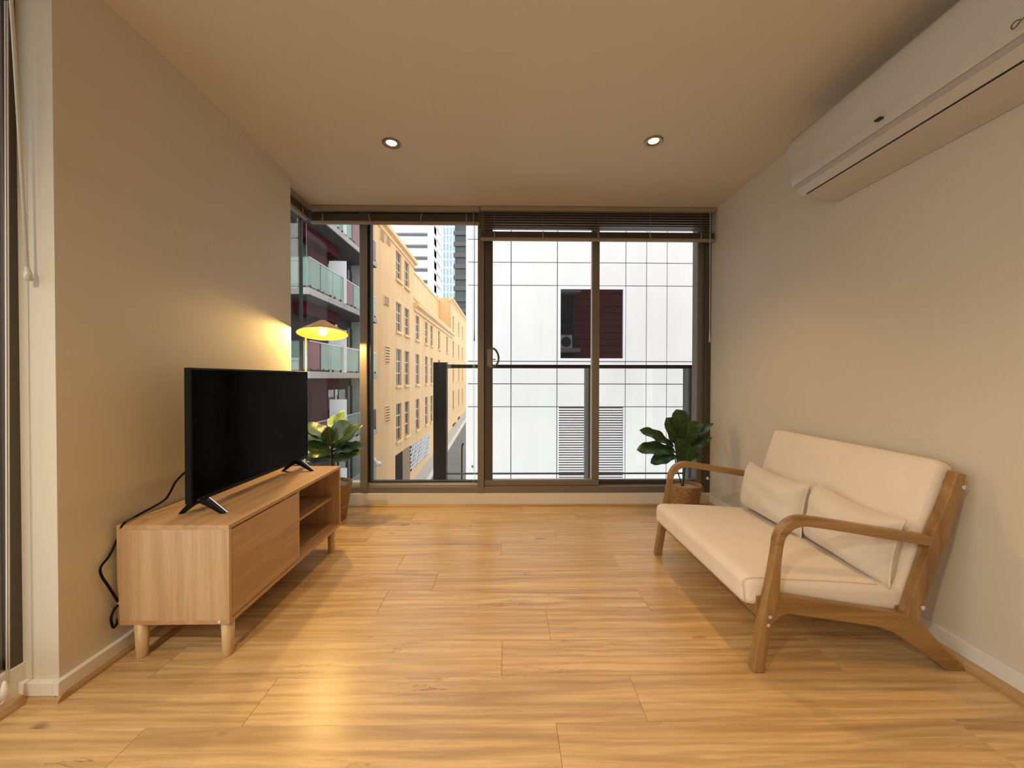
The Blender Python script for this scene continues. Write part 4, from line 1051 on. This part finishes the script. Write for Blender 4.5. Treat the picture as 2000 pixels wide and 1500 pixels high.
# ================================================================= APARTMENT BUILDING WITH BALCONIES
XA = -6.6
ap_ = thing('apartment_building', 'charcoal and maroon apartment building with glass balconies beside the lane', 'building')
YA_n, YA_f = atX(604, 640, XA).y, atX(737, 640, XA).y
lev0 = atX(702, 733, XA).z; dl = (atX(702, 607, XA).z - lev0 + lev0 - atX(702, 852, XA).z) / 2
XBK = -7.75                                        # recessed wall behind the balconies
box('wall', m_apt, -20, XBK, YA_n + .9, YA_f - .4, -9, 14, ap_)
box('side_wall', m_apt, -20, XBK - .6, YA_n + .1, YA_n + .9, -9, 14, ap_)
for n in range(-3, 5):
    zl_ = lev0 + n * dl
    box('slab', m_concrete, -20, XA, YA_n, YA_f, zl_ - .13, zl_ + .10, ap_, .01)
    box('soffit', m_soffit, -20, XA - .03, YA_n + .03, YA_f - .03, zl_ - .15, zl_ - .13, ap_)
    zb0, zb1 = zl_ + .16, zl_ + 1.12
    # balustrade along the lane: glass with maroon panels
    pat = {0: [('g', 599, 604), ('m', 605, 628), ('g', 630, 648), ('g', 649, 671), ('g', 673, 702), ('g', 704, 721), ('g', 722, 736.5)],
           1: [('g', 604.5, 629), ('g', 630, 652), ('g', 653, 671), ('m', 673, 692.5), ('g', 693.5, 719), ('g', 720, 736.5)],
           2: [('g', 604.5, 640), ('g', 641, 667), ('g', 668, 690), ('m', 691, 719), ('m', 720, 736.5)],
           -1: [('g', 604.5, 628), ('m', 629, 656), ('g', 657, 676), ('g', 677, 702), ('g', 703, 719), ('m', 720, 736.5)]}
    for kd, a, b in pat.get(n, pat[1]):
        if a < 604: continue
        y0_, y1_ = atX(a, 700, XA).y, atX(b, 700, XA).y
        box('balustrade_panel', m_gglass if kd == 'g' else m_maroon_p, XA - .06, XA - .045, y0_, y1_ - .03, zb0, zb1, ap_)
        for yy in (y0_ + .12, y1_ - .2): box('clamp', m_black, XA - .08, XA - .03, yy, yy + .09, zl_ + .10, zl_ + .20, ap_)
    box('top_rail', m_alu, XA - .075, XA - .03, YA_n + .05, YA_f - .03, zb1, zb1 + .03, ap_)
    # balustrade on the end that faces the room
    for k in range(5):
        x1_ = XA - .05 - k * 1.25
        box('balustrade_panel', m_gglass, x1_ - 1.2, x1_, YA_n + .04, YA_n + .055, zb0, zb1, ap_)
        if k: box('baluster', m_dkgrey, x1_ - .01, x1_ + .03, YA_n + .03, YA_n + .07, zl_ + .1, zb1, ap_)
    box('top_rail', m_dkgrey, -13, XA - .03, YA_n + .03, YA_n + .07, zb1, zb1 + .03, ap_)
    box('end_fin', m_curtain, XBK, -6.98, YA_f - .45, YA_f - .40, zl_ + .10, zl_ + dl - .15, ap_)
    # rooms behind
    zr0, zr1 = zl_ + .10, zl_ + dl - .15
    box('corner_post', m_dkgrey, XA - .14, XA - .05, YA_n + .06, YA_n + .16, zr0, zl_ + 1.12, ap_)
    def bw(nm, mt, pa, pb, x_off, z0f, z1f):
        y0_, y1_ = atX(pa, 700, XBK + x_off).y, min(atX(pb, 700, XBK + x_off).y, YA_f - .47)
        if y0_ > y1_ - .02: return None
        return box(nm, mt, XBK, XBK + x_off, y0_, y1_, zr0 + (zr1 - zr0) * z0f, zr0 + (zr1 - zr0) * z1f, ap_)
    bw('maroon_wall', m_maroon, 608, 641, .10, 0, 1)
    bw('maroon_beam', m_maroon, 600, 663, .5, .82, 1)
    bw('glazing', m_aptgl, 641, 700, .05, 0, .86)
    bw('curtain', m_curtain, 662, 674, .06, 0, .8)
    bw('glazing_mullion', m_alu, 655, 657, .09, 0, .86)
    bw('glazing_mullion', m_alu, 681, 683, .09, 0, .86)
    # pale privacy screen standing across the balcony
    sx0, sx1 = atY(643, 640, 15.8).x, atY(676, 640, 15.8).x
    box('privacy_screen', m_extwhite, sx0, sx1, 15.8, 15.86, zr0, zr0 + 1.72, ap_)
    # end facing the room
    for k in range(4):
        x1_ = XBK - .65 - k * 1.5
        box('glazing', m_aptgl, x1_ - 1.35, x1_, YA_n + .06 + .02, YA_n + .10, zr0, zr1 - .4, ap_)
        box('curtain', m_curtain, x1_ - 1.0, x1_ - .1, YA_n + .05 + .02, YA_n + .08, zr0, zr1 - .7, ap_)

# ================================================================= DISTANT TOWERS
def tower_floors(name, label, Y, xa, xb, mat_band, mat_gap, y_top, pitch_px, band_px, y_bot, depth, base_mat):
    t = thing(name, label, 'tower')
    x0_, x1_ = atY(xa, 500, Y).x, atY(xb, 500, Y).x
    box('core', mat_gap, x0_ + 1, x1_ - 1, Y + 1, Y + depth - 1, -8, atY(800, y_top, Y).z, t)
    y_ = y_top
    while y_ < y_bot:
        box('floor_band', mat_band, x0_, x1_, Y, Y + depth, atY(800, y_ + band_px, Y).z, atY(800, y_, Y).z, t)
        y_ += pitch_px
    box('corner_column', mat_band, x1_ - 1.6, x1_, Y - .05, Y + 3, -8, atY(800, y_top, Y).z, t)
    return t
tower_floors('white_tower', 'white tower with open parking decks rising behind the tan building', 95.0, 735, 848, m_tower_w, m_tower_d, 300, 23.1, 15.0, 640, 12, m_tower_w)
bt_ = thing('blue_tower', 'pale blue glass tower behind the parking decks', 'tower')
Y = 124.0
x0_, x1_ = atY(846, 500, Y).x, atY(890.5, 500, Y).x
box('core', m_tower_b, x0_, x1_, Y, Y + 25, -8, 75, bt_)
for k in range(8):
    xx = x0_ + (x1_ - x0_) * k / 7
    box('fin', m_tower_w, xx - .15, xx + .15, Y - .4, Y + .1, -8, 75, bt_)
for k in range(26): box('floor_band', m_tower_w, x0_, x1_, Y - .12, Y, 5 + k * 2.6, 5.35 + k * 2.6, bt_)
kt = thing('dark_tower', 'dark ribbed tower beside the white building edge', 'tower')
Y = 84.0
x0_, x1_ = atY(888.5, 500, Y).x, atY(930, 500, Y).x
box('core', m_tower_k, x0_, x1_, Y, Y + 8, -8, 62, kt)
for k in range(22):
    box('floor_band', m_dkgrey, x0_ - .25, x1_, Y - .4, Y, 8 + k * 2.4, 8.9 + k * 2.4, kt)

# ================================================================= BUILDING BESIDE THE SIDE WINDOW
gbld = thing('grey_building', 'blue grey building outside the side window', 'building')
box('wall', m_greyb, -16, -9.5, 5.6, 9.5, -8, 12, gbld)
for r_ in range(6):
    for k in range(2):
        wy = 6.0 + k * 1.9; wz = -5 + r_ * 2.8
        f_ = box('window', m_aptgl, -9.52, -9.46, wy, wy + 1.1, wz, wz + 1.5, gbld)
        box('window_frame', m_alu, -9.54, -9.44, wy + .52, wy + .58, wz, wz + 1.5, f_)
